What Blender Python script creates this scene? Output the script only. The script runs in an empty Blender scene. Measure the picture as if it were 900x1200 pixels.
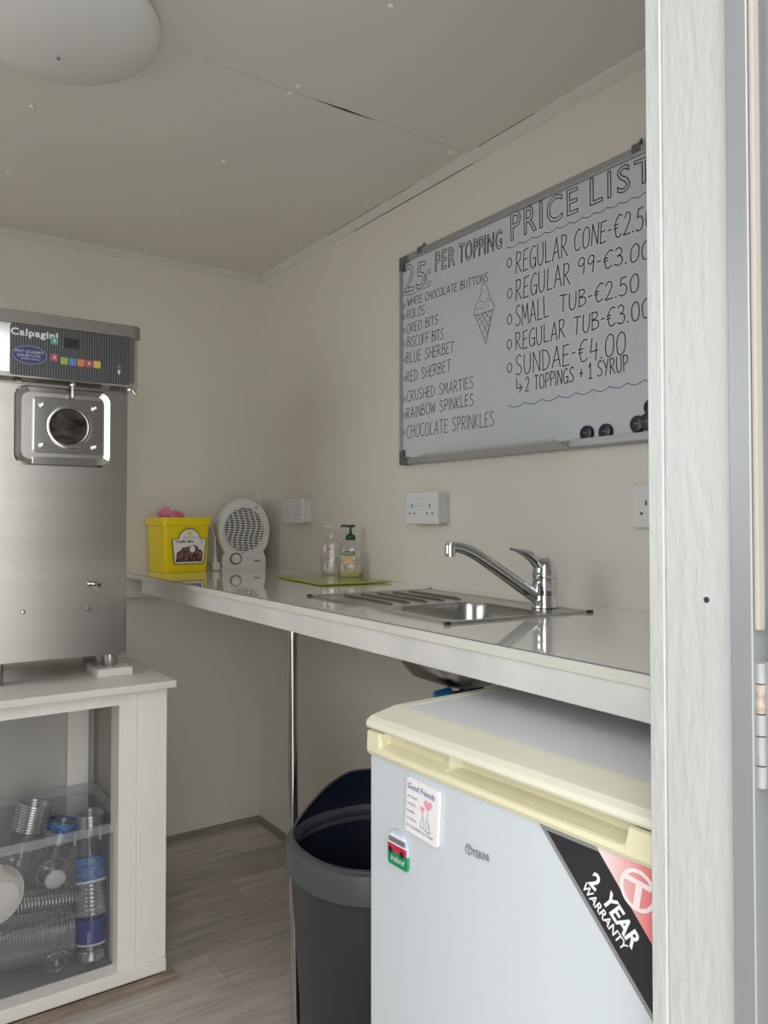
import bpy, bmesh, math, random
from mathutils import Vector, Matrix
random.seed(7)
R = math.radians
PI = math.pi
S = bpy.context.scene
COL = S.collection

# ------------------------------------------------------------------ camera
FPX, CX, CY = 912.0, 450.0, 586.3
EYE = Vector((-1.323, -2.777, 1.168))
YAW = math.atan2(.566, .824)
PITCH = R(1.3)
cd = bpy.data.cameras.new('camera')
cam = bpy.data.objects.new('camera', cd)
COL.objects.link(cam)
cd.sensor_fit = 'VERTICAL'
cd.sensor_height = 24
cd.sensor_width = 18
cd.lens = FPX / 1200 * 24
cd.shift_y = (CY - 600) / 1200
cd.clip_start = .02
cam.location = EYE
cam.rotation_euler = (PI / 2 + PITCH, 0, -YAW)
S.camera = cam

# ------------------------------------------------------------------ world, light, exposure
S.view_settings.view_transform = 'Standard'
S.view_settings.look = 'None'
S.view_settings.gamma = 1
S.view_settings.use_curve_mapping = False
S.view_settings.exposure = 0.0
S.cycles.max_bounces = 12
S.cycles.diffuse_bounces = 7
S.cycles.glossy_bounces = 6
S.cycles.transmission_bounces = 8
S.cycles.transparent_max_bounces = 32
S.cycles.use_denoising = True
S.cycles.sample_clamp_indirect = 4
W = bpy.data.worlds.new('overcast_sky')
S.world = W
W.use_nodes = True
bg = W.node_tree.nodes['Background']
bg.inputs[0].default_value = (.95, .975, 1.0, 1)
bg.inputs[1].default_value = 3.6


def portal(loc, rot, sx, sy):
    l = bpy.data.lights.new('daylight_portal', 'AREA')
    l.shape = 'RECTANGLE'
    l.size, l.size_y = sx, sy
    l.cycles.is_portal = True
    o = bpy.data.objects.new('daylight_portal', l)
    COL.objects.link(o)
    o.location = loc
    o.rotation_euler = rot


DOOR_L, DOOR_R, DOOR_T = -1.62, -.70, 1.98
HATCH = (-1.60, -.35, 1.15, 1.97)        # y0, y1, z0, z1 in the left wall
XL = -2.25                             # left wall
portal(((DOOR_L + DOOR_R) / 2, -2.37, DOOR_T / 2), (PI / 2, 0, 0), .92, DOOR_T)
portal((XL, (HATCH[0] + HATCH[1]) / 2, (HATCH[2] + HATCH[3]) / 2), (0, -PI / 2, 0), .82, 1.25)

# ------------------------------------------------------------------ calibration rays (only used to work out where a thing stands)
_F0 = Vector((math.sin(YAW), math.cos(YAW), 0))
_R = Vector((math.cos(YAW), -math.sin(YAW), 0))
_F = _F0 * math.cos(PITCH) + Vector((0, 0, math.sin(PITCH)))
_U = -_F0 * math.sin(PITCH) + Vector((0, 0, math.cos(PITCH)))


def on_plane(x, y, axis, v):
    d = _F + _R * ((x - CX) / FPX) + _U * ((CY - y) / FPX)
    return EYE + d * ((v - EYE[axis]) / d[axis])


# ------------------------------------------------------------------ materials
MATS = {}


def nt(name):
    m = bpy.data.materials.new(name)
    m.use_nodes = True
    return m, m.node_tree, m.node_tree.nodes['Principled BSDF']


def mat(name, col, rough=.5, metal=0, spec=.5, var=0.0, scale=8, bump=0.0, bscale=60, stretch=(1, 1, 1), coat=0, alpha=1, aniso=0, trans=0, dark=None):
    """principled material with noise variation in colour and a fine bump"""
    if name in MATS:
        return MATS[name]
    m, t, b = nt(name)
    b.inputs['Base Color'].default_value = (*col, 1)
    b.inputs['Roughness'].default_value = rough
    b.inputs['Metallic'].default_value = metal
    b.inputs['Specular IOR Level'].default_value = spec
    b.inputs['Coat Weight'].default_value = coat
    b.inputs['Coat Roughness'].default_value = .02
    b.inputs['Alpha'].default_value = alpha
    b.inputs['Transmission Weight'].default_value = trans
    tc = t.nodes.new('ShaderNodeTexCoord')
    mp = t.nodes.new('ShaderNodeMapping')
    mp.inputs['Scale'].default_value = stretch
    t.links.new(tc.outputs['Object'], mp.inputs[0])
    if var:
        n = t.nodes.new('ShaderNodeTexNoise')
        n.inputs['Scale'].default_value = scale
        n.inputs['Detail'].default_value = 5
        t.links.new(mp.outputs[0], n.inputs[0])
        r = t.nodes.new('ShaderNodeValToRGB')
        d = dark or tuple(c * (1 - var) for c in col)
        r.color_ramp.elements[0].position = .3
        r.color_ramp.elements[0].color = (*d, 1)
        r.color_ramp.elements[1].position = .7
        r.color_ramp.elements[1].color = (*col, 1)
        t.links.new(n.outputs[0], r.inputs[0])
        t.links.new(r.outputs[0], b.inputs['Base Color'])
    if bump:
        n2 = t.nodes.new('ShaderNodeTexNoise')
        n2.inputs['Scale'].default_value = bscale
        n2.inputs['Detail'].default_value = 4
        t.links.new(mp.outputs[0], n2.inputs[0])
        bp = t.nodes.new('ShaderNodeBump')
        bp.inputs['Strength'].default_value = bump
        bp.inputs['Distance'].default_value = .004
        t.links.new(n2.outputs[0], bp.inputs['Height'])
        t.links.new(bp.outputs[0], b.inputs['Normal'])
    MATS[name] = m
    return m


def clear(name, col, opacity, rough=.08, spec_w=.12):
    """thin clear plastic: mostly see-through film with a gloss on it"""
    m = bpy.data.materials.new(name)
    m.use_nodes = True
    t = m.node_tree
    t.nodes.clear()
    out = t.nodes.new('ShaderNodeOutputMaterial')
    tr = t.nodes.new('ShaderNodeBsdfTransparent')
    tr.inputs[0].default_value = (*[min(1, .75 + .25 * c) for c in col], 1)
    df = t.nodes.new('ShaderNodeBsdfPrincipled')
    df.inputs['Base Color'].default_value = (*col, 1)
    df.inputs['Roughness'].default_value = rough
    gl = t.nodes.new('ShaderNodeBsdfGlossy')
    gl.inputs['Roughness'].default_value = rough
    fr = t.nodes.new('ShaderNodeLayerWeight')
    fr.inputs[0].default_value = .35
    mx = t.nodes.new('ShaderNodeMixShader')
    mx.inputs[0].default_value = opacity
    t.links.new(tr.outputs[0], mx.inputs[1])
    t.links.new(df.outputs[0], mx.inputs[2])
    mr = t.nodes.new('ShaderNodeMapRange')
    mr.inputs[3].default_value = spec_w * .4
    mr.inputs[4].default_value = min(1, spec_w * 3)
    t.links.new(fr.outputs['Facing'], mr.inputs[0])
    m2 = t.nodes.new('ShaderNodeMixShader')
    t.links.new(mr.outputs[0], m2.inputs[0])
    t.links.new(mx.outputs[0], m2.inputs[1])
    t.links.new(gl.outputs[0], m2.inputs[2])
    t.links.new(m2.outputs[0], out.inputs[0])
    MATS[name] = m
    return m


m_wall = mat('white wall panel', (.69, .65, .575), .30, spec=.5, var=.05, scale=1.6, bump=.05, bscale=9)
m_ceil = mat('white ceiling panel', (.75, .715, .655), .42, var=.05, scale=1.5, bump=.04, bscale=7)
m_trimw = mat('white plastic trim', (.66, .63, .57), .4, var=.05, scale=5)
m_gap = mat('dark gap', (.05, .045, .04), .9)
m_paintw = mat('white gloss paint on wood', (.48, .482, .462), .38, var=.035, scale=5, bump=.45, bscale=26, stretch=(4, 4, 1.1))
m_cabpaint = mat('white paint on cabinet wood', (.90, .86, .79), .45, var=.06, scale=5, bump=.25, bscale=24, stretch=(3, 3, .8))
m_cabtop = mat('worn white cabinet top', (.78, .75, .70), .4, var=.10, scale=7, bump=.12, bscale=20)
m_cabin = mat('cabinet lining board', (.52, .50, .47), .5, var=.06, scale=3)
m_base = mat('grey brown skirting', (.27, .225, .185), .6, var=.25, scale=30, stretch=(1, 1, 6))
m_rawwood = mat('raw timber', (.36, .28, .21), .8, var=.45, scale=22, bump=.5, bscale=30, stretch=(.5, 5, 5))
m_alu = mat('grey aluminium', (.33, .34, .335), .38, metal=.35, var=.12, scale=5, stretch=(1, 1, .3))
m_bead = mat('pale sealing bead', (.42, .37, .32), .5)
m_galv = mat('galvanised hinge', (.38, .38, .375), .42, metal=.2, var=.25, scale=40)
m_rust = mat('rusty hinge knuckle', (.52, .48, .44), .5, metal=.2, var=.5, scale=90, dark=(.25, .13, .07))
m_sst = mat('brushed stainless steel', (.44, .405, .37), .27, metal=1, var=.10, scale=4, bump=.03, bscale=60, stretch=(.3, 1, 6))
m_sst2 = mat('polished stainless steel', (.58, .565, .54), .14, metal=1, var=.05, scale=12)
m_cap = mat('grey header cap', (.27, .25, .225), .42, metal=.6, var=.08, scale=6)
m_sink = mat('sink steel', (.50, .49, .47), .22, metal=1, var=.08, scale=20, stretch=(1, 4, 1))
m_chrome = mat('chrome', (.72, .73, .74), .06, metal=1)
m_pole = mat('chrome tube', (.60, .59, .57), .16, metal=1, var=.3, scale=30, stretch=(1, 1, .2))
m_black = mat('black plastic', (.015, .015, .017), .4)
m_top = mat('white gloss laminate', (.88, .88, .84), .06, spec=.7, var=.03, scale=3, coat=.7)
m_edge = mat('cream edge band', (.72, .70, .62), .4, var=.08, scale=10)
m_fascia = mat('scuffed white fascia', (.74, .72, .68), .45, var=.14, scale=9, bump=.1)
m_sock = mat('white socket plastic', (.66, .655, .65), .3)
m_sockbox = mat('white pattress box', (.60, .59, .575), .4)
m_hole = mat('socket hole', (.03, .03, .03), .6)
m_board = mat('whiteboard enamel', (.54, .575, .58), .22, var=.03, scale=4)
m_bframe = mat('whiteboard aluminium frame', (.36, .37, .37), .35, metal=.5)
m_bcorner = mat('grey plastic corner', (.10, .105, .105), .5)
m_tray = mat('whiteboard pen tray', (.47, .48, .475), .4, metal=.25)
m_ink = mat('black marker ink', (.014, .014, .017), .6)
m_inkblue = mat('blue marker ink', (.04, .055, .22), .6)
m_magnet = mat('navy magnet plastic', (.012, .017, .032), .28)
m_magprint = mat('magnet print', (.16, .20, .24), .5)
m_yellow = mat('yellow tub plastic', (.86, .66, .0), .33, var=.04, scale=4)
m_pink = mat('pink cloth', (.72, .20, .33), .8, bump=.4, bscale=80)
m_heater = mat('off white heater plastic', (.66, .64, .59), .38)
m_dark = mat('dark inside', (.03, .03, .032), .7)
m_grill = mat('heater grille', (.60, .585, .545), .4)
m_red = mat('red', (.45, .03, .03), .4)
m_greenp = mat('green pump plastic', (.004, .058, .032), .3)
m_clearpl = clear('clear soap bottle', (.8, .81, .76), .10, .06, .16)
m_clearpl2 = clear('clear pump bottle', (.8, .82, .77), .12, .08, .14)
m_soap = clear('pale honey soap', (.78, .68, .32), .62, .1, .08)
m_gel = clear('pale gel', (.8, .81, .75), .15, .1, .08)
m_labelw = mat('white label', (.80, .78, .74), .5)
m_labelg = mat('green label', (.010, .075, .03), .45)
m_honey = mat('honey coloured label picture', (.50, .24, .06), .5, var=.6, scale=110, dark=(.80, .62, .36))
m_mat = mat('lime glass board', (.33, .36, .05), .08, spec=.7, var=.06, scale=5)
m_fridge = mat('white fridge enamel', (.61, .65, .675), .28, var=.02, scale=2, bump=.03, bscale=160)
m_fridgetop = mat('pale grey fridge top', (.74, .77, .775), .3, var=.04, scale=5)
m_cream = mat('yellowed cream plastic', (.78, .755, .60), .35, var=.05, scale=4)
m_cream2 = mat('yellowed handle plastic', (.78, .73, .50), .35, var=.06, scale=5)
m_binm = mat('dark grey bin plastic', (.042, .043, .048), .42, bump=.05, bscale=200)
m_binrim = mat('grey bin lid', (.085, .087, .092), .4)
m_bin_in = mat('navy bin liner', (.012, .016, .035), .5, var=.3, scale=14, bump=.3, bscale=18)
m_blue = mat('blue pipe cap', (.01, .13, .34), .35)
m_navypipe = mat('dark blue pipe', (.012, .02, .07), .4)
m_opal = mat('opal lamp shade', (.70, .69, .675), .38, var=.03, scale=6, trans=.0)
m_box = clear('clear storage box', (.45, .46, .50), .10, .12, .10)
m_boxrim = clear('clear box rim', (.64, .67, .70), .34, .12, .12)
m_cup = clear('clear plastic cup', (.45, .46, .47), .10, .08, .16)
m_cuprim = clear('cup rim', (.62, .63, .64), .20, .13, .75)
m_bag = clear('clear sleeve', (.75, .76, .8), .12, .08, .14)
m_sleeve = mat('blue printed sleeve', (.018, .04, .24), .3, var=.15, scale=30)
m_sleeve2 = mat('blue lettered cup band', (.015, .07, .27), .35, var=.8, scale=110, dark=(.20, .32, .50))
m_bowl = mat('white paper bowl', (.80, .76, .70), .55, var=.04, scale=10)
m_lidmilk = mat('milky lid', (.72, .72, .70), .25)
m_black2 = mat('black sticker', (.028, .028, .030), .35)
m_grey2 = mat('grey sticker border', (.25, .25, .25), .4)
m_white2 = mat('white print', (.82, .82, .82), .5)
m_greyprint = mat('grey print', (.18, .18, .2), .5)
m_navyprint = mat('navy print', (.05, .06, .22), .5)
m_pinkprint = mat('pink print', (.80, .35, .45), .5)
m_redprint = mat('red print', (.55, .02, .07), .4)
m_greenprint = mat('green print', (.01, .26, .10), .4)
m_skyprint = mat('pale blue print', (.60, .68, .80), .4, var=.15, scale=60)
m_lip = mat('paper white', (.84, .81, .80), .5)
m_ground = mat('grey yard ground', (.58, .56, .53), .9, var=.2, scale=3)
m_block = mat('white painted block', (.76, .74, .69), .45, var=.05, scale=12)

# planks: grey oak laminate with grain along X, each plank shifted by its own position
mp_, t_, b_ = nt('grey oak laminate')
MATS['plank'] = mp_
b_.inputs['Roughness'].default_value = .42
tc = t_.nodes.new('ShaderNodeTexCoord')
oi = t_.nodes.new('ShaderNodeObjectInfo')
mpn = t_.nodes.new('ShaderNodeMapping')
mpn.inputs['Scale'].default_value = (1.6, 16, 1)
cm = t_.nodes.new('ShaderNodeVectorMath')
cm.operation = 'ADD'
t_.links.new(tc.outputs['Object'], cm.inputs[0])
sc_ = t_.nodes.new('ShaderNodeVectorMath')
sc_.operation = 'SCALE'
sc_.inputs['Scale'].default_value = 3.7
t_.links.new(oi.outputs['Location'], sc_.inputs[0])
t_.links.new(sc_.outputs[0], cm.inputs[1])
t_.links.new(cm.outputs[0], mpn.inputs[0])
n1 = t_.nodes.new('ShaderNodeTexNoise')
n1.inputs['Scale'].default_value = 3.0
n1.inputs['Detail'].default_value = 8
n1.inputs['Roughness'].default_value = .62
n1.inputs['Distortion'].default_value = .6
t_.links.new(mpn.outputs[0], n1.inputs[0])
rp = t_.nodes.new('ShaderNodeValToRGB')
rp.color_ramp.elements[0].position = .28
rp.color_ramp.elements[0].color = (.32, .287, .245, 1)
rp.color_ramp.elements[1].position = .72
rp.color_ramp.elements[1].color = (.57, .52, .455, 1)
e = rp.color_ramp.elements.new(.5)
e.color = (.46, .41, .355, 1)
t_.links.new(n1.outputs[0], rp.inputs[0])
hs = t_.nodes.new('ShaderNodeHueSaturation')
mr_ = t_.nodes.new('ShaderNodeMapRange')
mr_.inputs[3].default_value = .86
mr_.inputs[4].default_value = 1.14
t_.links.new(oi.outputs['Random'], mr_.inputs[0])
t_.links.new(mr_.outputs[0], hs.inputs['Value'])
t_.links.new(rp.outputs[0], hs.inputs['Color'])
t_.links.new(hs.outputs[0], b_.inputs['Base Color'])
m_plank = mp_

# control panel film: fine vertical stripes
ms_, t_, b_ = nt('striped panel film')
b_.inputs['Roughness'].default_value = .35
tc = t_.nodes.new('ShaderNodeTexCoord')
wv = t_.nodes.new('ShaderNodeTexWave')
wv.wave_type = 'BANDS'
wv.bands_direction = 'X'
wv.inputs['Scale'].default_value = 52
t_.links.new(tc.outputs['Object'], wv.inputs[0])
rp = t_.nodes.new('ShaderNodeValToRGB')
rp.color_ramp.elements[0].position = .45
rp.color_ramp.elements[0].color = (.035, .037, .042, 1)
rp.color_ramp.elements[1].position = .75
rp.color_ramp.elements[1].color = (.15, .15, .155, 1)
t_.links.new(wv.outputs['Fac'], rp.inputs[0])
t_.links.new(rp.outputs[0], b_.inputs['Base Color'])
m_stripe = ms_

# picture of brownies on the tub label: a dark voronoi print
mb_, t_, b_ = nt('brownie picture print')
tc = t_.nodes.new('ShaderNodeTexCoord')
vo = t_.nodes.new('ShaderNodeTexVoronoi')
vo.inputs['Scale'].default_value = 150
t_.links.new(tc.outputs['Object'], vo.inputs[0])
rp = t_.nodes.new('ShaderNodeValToRGB')
rp.color_ramp.elements[0].color = (.26, .12, .08, 1)
rp.color_ramp.elements[1].position = .62
rp.color_ramp.elements[1].color = (.045, .018, .012, 1)
e = rp.color_ramp.elements.new(.12)
e.color = (.42, .24, .17, 1)
t_.links.new(vo.outputs['Distance'], rp.inputs[0])
t_.links.new(rp.outputs[0], b_.inputs['Base Color'])
m_brown = mb_

# red to white sticker ground (flat print)
mr2, t_, b_ = nt('red fading sticker print')
tc = t_.nodes.new('ShaderNodeTexCoord')
sx = t_.nodes.new('ShaderNodeSeparateXYZ')
t_.links.new(tc.outputs['Object'], sx.inputs[0])
mrr = t_.nodes.new('ShaderNodeMapRange')
mrr.inputs[1].default_value = .41
mrr.inputs[2].default_value = .478
t_.links.new(sx.outputs[0], mrr.inputs[0])
rp = t_.nodes.new('ShaderNodeValToRGB')
rp.color_ramp.elements[0].color = (.80, .70, .68, 1)
rp.color_ramp.elements[1].color = (.78, .13, .14, 1)
t_.links.new(mrr.outputs[0], rp.inputs[0])
t_.links.new(rp.outputs[0], b_.inputs['Base Color'])
b_.inputs['Roughness'].default_value = .3
m_redfade = mr2


# ------------------------------------------------------------------ mesh helpers
def chain(p):
    m = Matrix.Identity(4)
    while p:
        m = p.matrix_basis @ m
        p = p.parent
    return m


def obj(name, bm, material, parent=None, smooth=False, world=True, M=None):
    """bmesh -> ONE object. world: verts are world coordinates, moved into the parent's frame."""
    if M is not None:
        bm.transform(M)
    if world and parent is not None:
        bm.transform(chain(parent).inverted())
    me = bpy.data.meshes.new(name)
    bmesh.ops.recalc_face_normals(bm, faces=bm.faces[:])
    bm.to_mesh(me)
    bm.free()
    if smooth:
        for f in me.polygons:
            f.use_smooth = True
        try:
            me.set_sharp_from_angle(angle=R(38))
        except Exception:
            pass
    me.materials.append(material)
    o = bpy.data.objects.new(name, me)
    COL.objects.link(o)
    o.parent = parent
    return o


def tag(o, label, cat, group=None, kind=None):
    o['label'] = label
    o['category'] = cat
    if group:
        o['group'] = group
    if kind:
        o['kind'] = kind
    return o


def thing(name, label, cat, loc=(0, 0, 0), rotz=0, group=None):
    o = bpy.data.objects.new(name, None)
    o.empty_display_size = .05
    COL.objects.link(o)
    o.location = loc
    o.rotation_euler = (0, 0, rotz)
    o.matrix_basis = Matrix.Translation(loc) @ Matrix.Rotation(rotz, 4, 'Z')
    return tag(o, label, cat, group)


def struct(name, bm, m, parent=None, smooth=False):
    o = obj(name, bm, m, parent, smooth)
    if parent is None:
        o['kind'] = 'structure'
    return o


def B():
    return bmesh.new()


def box(bm, x0, x1, y0, y1, z0, z1, bev=0, seg=2, M=None):
    t = bmesh.new()
    bmesh.ops.create_cube(t, size=1)
    for v in t.verts:
        v.co = Vector((x0 + (v.co.x + .5) * (x1 - x0), y0 + (v.co.y + .5) * (y1 - y0), z0 + (v.co.z + .5) * (z1 - z0)))
    if bev:
        bmesh.ops.bevel(t, geom=t.edges[:], offset=bev, segments=seg, affect='EDGES', profile=.6)
    if M is not None:
        t.transform(M)
    merge(bm, t)
    return bm


def merge(bm, t):
    vs = [bm.verts.new(v.co) for v in t.verts]
    t.verts.index_update()
    for f in t.faces:
        try:
            bm.faces.new([vs[v.index] for v in f.verts])
        except ValueError:
            pass
    t.free()


def frame_axes(d):
    d = d.normalized()
    a = Vector((0, 0, 1)) if abs(d.z) < .9 else Vector((1, 0, 0))
    u = d.cross(a).normalized()
    return u, d.cross(u).normalized()


def tube(bm, pts, rad, n=12, cap=True, flat=1.0):
    """tube along points; rad a number or a list"""
    pts = [Vector(p) for p in pts]
    k = len(pts)
    rad = rad if isinstance(rad, (list, tuple)) else [rad] * k
    rings = []
    pu = None
    for i, p in enumerate(pts):
        d = (pts[min(i + 1, k - 1)] - pts[max(i - 1, 0)])
        u, w = frame_axes(d)
        if pu is not None:
            u = (pu - d.normalized() * pu.dot(d.normalized())).normalized()
            w = d.normalized().cross(u)
        pu = u
        rings.append([bm.verts.new(p + (u * math.cos(2 * PI * j / n) + w * math.sin(2 * PI * j / n) * flat) * rad[i]) for j in range(n)])
    for a, b in zip(rings, rings[1:]):
        for j in range(n):
            bm.faces.new((a[j], a[(j + 1) % n], b[(j + 1) % n], b[j]))
    if cap:
        bm.faces.new(rings[0])
        bm.faces.new(rings[-1][::-1])
    return bm


def lathe(bm, prof, n=32, M=None, sx=1, sy=1):
    """profile [(r, z)...] turned about z"""
    t = bmesh.new()
    rings = []
    for r, z in prof:
        if r < 1e-6:
            rings.append([t.verts.new((0, 0, z))])
        else:
            rings.append([t.verts.new((r * sx * math.cos(2 * PI * j / n), r * sy * math.sin(2 * PI * j / n), z)) for j in range(n)])
    for a, b in zip(rings, rings[1:]):
        for j in range(n):
            q = []
            for v in (a[j % len(a)], a[(j + 1) % len(a)], b[(j + 1) % len(b)], b[j % len(b)]):
                if v not in q:
                    q.append(v)
            if len(q) > 2:
                try:
                    t.faces.new(q)
                except ValueError:
                    pass
    if M is not None:
        t.transform(M)
    merge(bm, t)
    return bm


def prism(bm, poly, h, M=None, bev=0):
    """polygon in xy pushed from z=0 to z=h"""
    t = bmesh.new()
    a = [t.verts.new((x, y, 0)) for x, y in poly]
    b = [t.verts.new((x, y, h)) for x, y in poly]
    t.faces.new(a[::-1])
    t.faces.new(b)
    k = len(poly)
    for i in range(k):
        t.faces.new((a[i], a[(i + 1) % k], b[(i + 1) % k], b[i]))
    if bev:
        es = [e for e in t.edges if e.verts[0] in b and e.verts[1] in b]
        bmesh.ops.bevel(t, geom=es, offset=bev, segments=2, affect='EDGES')
    if M is not None:
        t.transform(M)
    merge(bm, t)
    return bm


def rrect(x0, x1, y0, y1, r, n=5):
    out = []
    for cx, cy, a in ((x1 - r, y1 - r, 0), (x0 + r, y1 - r, 90), (x0 + r, y0 + r, 180), (x1 - r, y0 + r, 270)):
        for i in range(n + 1):
            t = R(a + 90 * i / n)
            out.append((cx + r * math.cos(t), cy + r * math.sin(t)))
    return out


def loft(bm, loops, cap0=True, cap1=True):
    rings = [[bm.verts.new(p) for p in l] for l in loops]
    n = len(rings[0])
    for a, b in zip(rings, rings[1:]):
        for j in range(n):
            bm.faces.new((a[j], a[(j + 1) % n], b[(j + 1) % n], b[j]))
    if cap0:
        bm.faces.new(rings[0][::-1])
    if cap1:
        bm.faces.new(rings[-1])
    return bm


def place(o, right, up):
    """matrix whose x runs along `right`, y along `up`, z out of the surface"""
    r = Vector(right).normalized()
    u = Vector(up)
    u = (u - r * u.dot(r)).normalized()
    n = r.cross(u)
    m = Matrix((r, u, n)).transposed().to_4x4()
    m.translation = Vector(o)
    return m


def text_bm(s, height=None, width=None, thick=.0003, outline=0, shear=0, bold=0, align='LEFT', sp=1.0):
    """built-in font -> mesh in the xy plane, scaled so that capitals are `height` tall and the line `width` long"""
    cu = bpy.data.curves.new('lettering', 'FONT')
    cu.body = s
    cu.size = 1
    cu.resolution_u = 3
    cu.shear = shear
    cu.space_character = sp
    cu.offset = bold
    if outline:
        cu.fill_mode = 'NONE'
    tmp = bpy.data.objects.new('lettering', cu)
    COL.objects.link(tmp)
    dg = bpy.context.evaluated_depsgraph_get()
    me = bpy.data.meshes.new_from_object(tmp.evaluated_get(dg))
    bpy.data.objects.remove(tmp)
    bpy.data.curves.remove(cu)
    xs = [v.co.x for v in me.vertices]
    x0, x1 = min(xs), max(xs)
    sy = height / .72 if height else None
    if outline:
        ys = [v.co.y for v in me.vertices]
        y_lo, y_hi = min(ys), max(ys)
        sy = height / (y_hi - y_lo)
        for v in me.vertices:
            v.co.y -= y_lo
    sxx = width / (x1 - x0) if width else sy
    sy = sy or sxx
    if not outline:
        bm = bmesh.new()
        bm.from_mesh(me)
        for v in bm.verts:
            v.co = Vector(((v.co.x - x0) * sxx, v.co.y * sy, thick))
        bpy.data.meshes.remove(me)
        return bm
    # outline: ribbons along the wire loops
    src = bmesh.new()
    src.from_mesh(me)
    bpy.data.meshes.remove(me)
    bm = bmesh.new()
    seen = set()
    for v in src.verts:
        if v.index in seen:
            continue
        loop = [v]
        seen.add(v.index)
        cur = v
        while True:
            nx = None
            for e in cur.link_edges:
                o = e.other_vert(cur)
                if o.index not in seen:
                    nx = o
                    break
            if nx is None:
                break
            seen.add(nx.index)
            loop.append(nx)
            cur = nx
        if len(loop) > 2:
            pts = [((q.co.x - x0) * sxx, q.co.y * sy) for q in loop]
            ribbon(bm, pts + [pts[0]], outline, thick)
    src.free()
    return bm


def ribbon(bm, pts, w, z=.0004):
    """flat marker line of width w along 2-D points, broken where it turns sharply"""
    run = [pts[0]]
    for i in range(1, len(pts)):
        run.append(pts[i])
        if i < len(pts) - 1:
            a = Vector(pts[i]) - Vector(pts[i - 1])
            b = Vector(pts[i + 1]) - Vector(pts[i])
            if a.length > 1e-6 and b.length > 1e-6 and a.angle(b) > .9:
                ribbon1(bm, run, w, z)
                run = [pts[i]]
    return ribbon1(bm, run, w, z)


def ribbon1(bm, pts, w, z):
    P = []
    for p in pts:
        p = Vector(p)
        if not P or (p - P[-1]).length > 1e-5:
            P.append(p)
    k = len(P)
    if k < 2:
        return bm
    if (P[-1] - P[0]).length > 1e-4:
        P[0] = P[0] - (P[1] - P[0]).normalized() * w * .3
        P[-1] = P[-1] + (P[-1] - P[-2]).normalized() * w * .3
    L, Rr = [], []
    for i in range(k):
        a, b = P[max(i - 1, 0)], P[min(i + 1, k - 1)]
        d1 = (P[i] - a).normalized() if i else (b - P[i]).normalized()
        d2 = (b - P[i]).normalized() if i < k - 1 else d1
        n = Vector((-(d1 + d2).y, (d1 + d2).x))
        if n.length < .2:
            n = Vector((-d1.y, d1.x))
        n.normalize()
        L.append(bm.verts.new((*(P[i] + n * w / 2), z)))
        Rr.append(bm.verts.new((*(P[i] - n * w / 2), z)))
    for i in range(k - 1):
        bm.faces.new((L[i], Rr[i], Rr[i + 1], L[i + 1]))
    return bm


def smoothpts(pts, n=4):
    out = []
    k = len(pts)
    for i in range(k - 1):
        p0, p1, p2, p3 = pts[max(i - 1, 0)], pts[i], pts[i + 1], pts[min(i + 2, k - 1)]
        for s in range(n):
            t = s / n
            out.append(tuple(.5 * ((2 * p1[c]) + (-p0[c] + p2[c]) * t + (2 * p0[c] - 5 * p1[c] + 4 * p2[c] - p3[c]) * t * t + (-p0[c] + 3 * p1[c] - 3 * p2[c] + p3[c]) * t ** 3) for c in range(len(p1))))
    out.append(tuple(pts[-1]))
    return out


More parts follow.
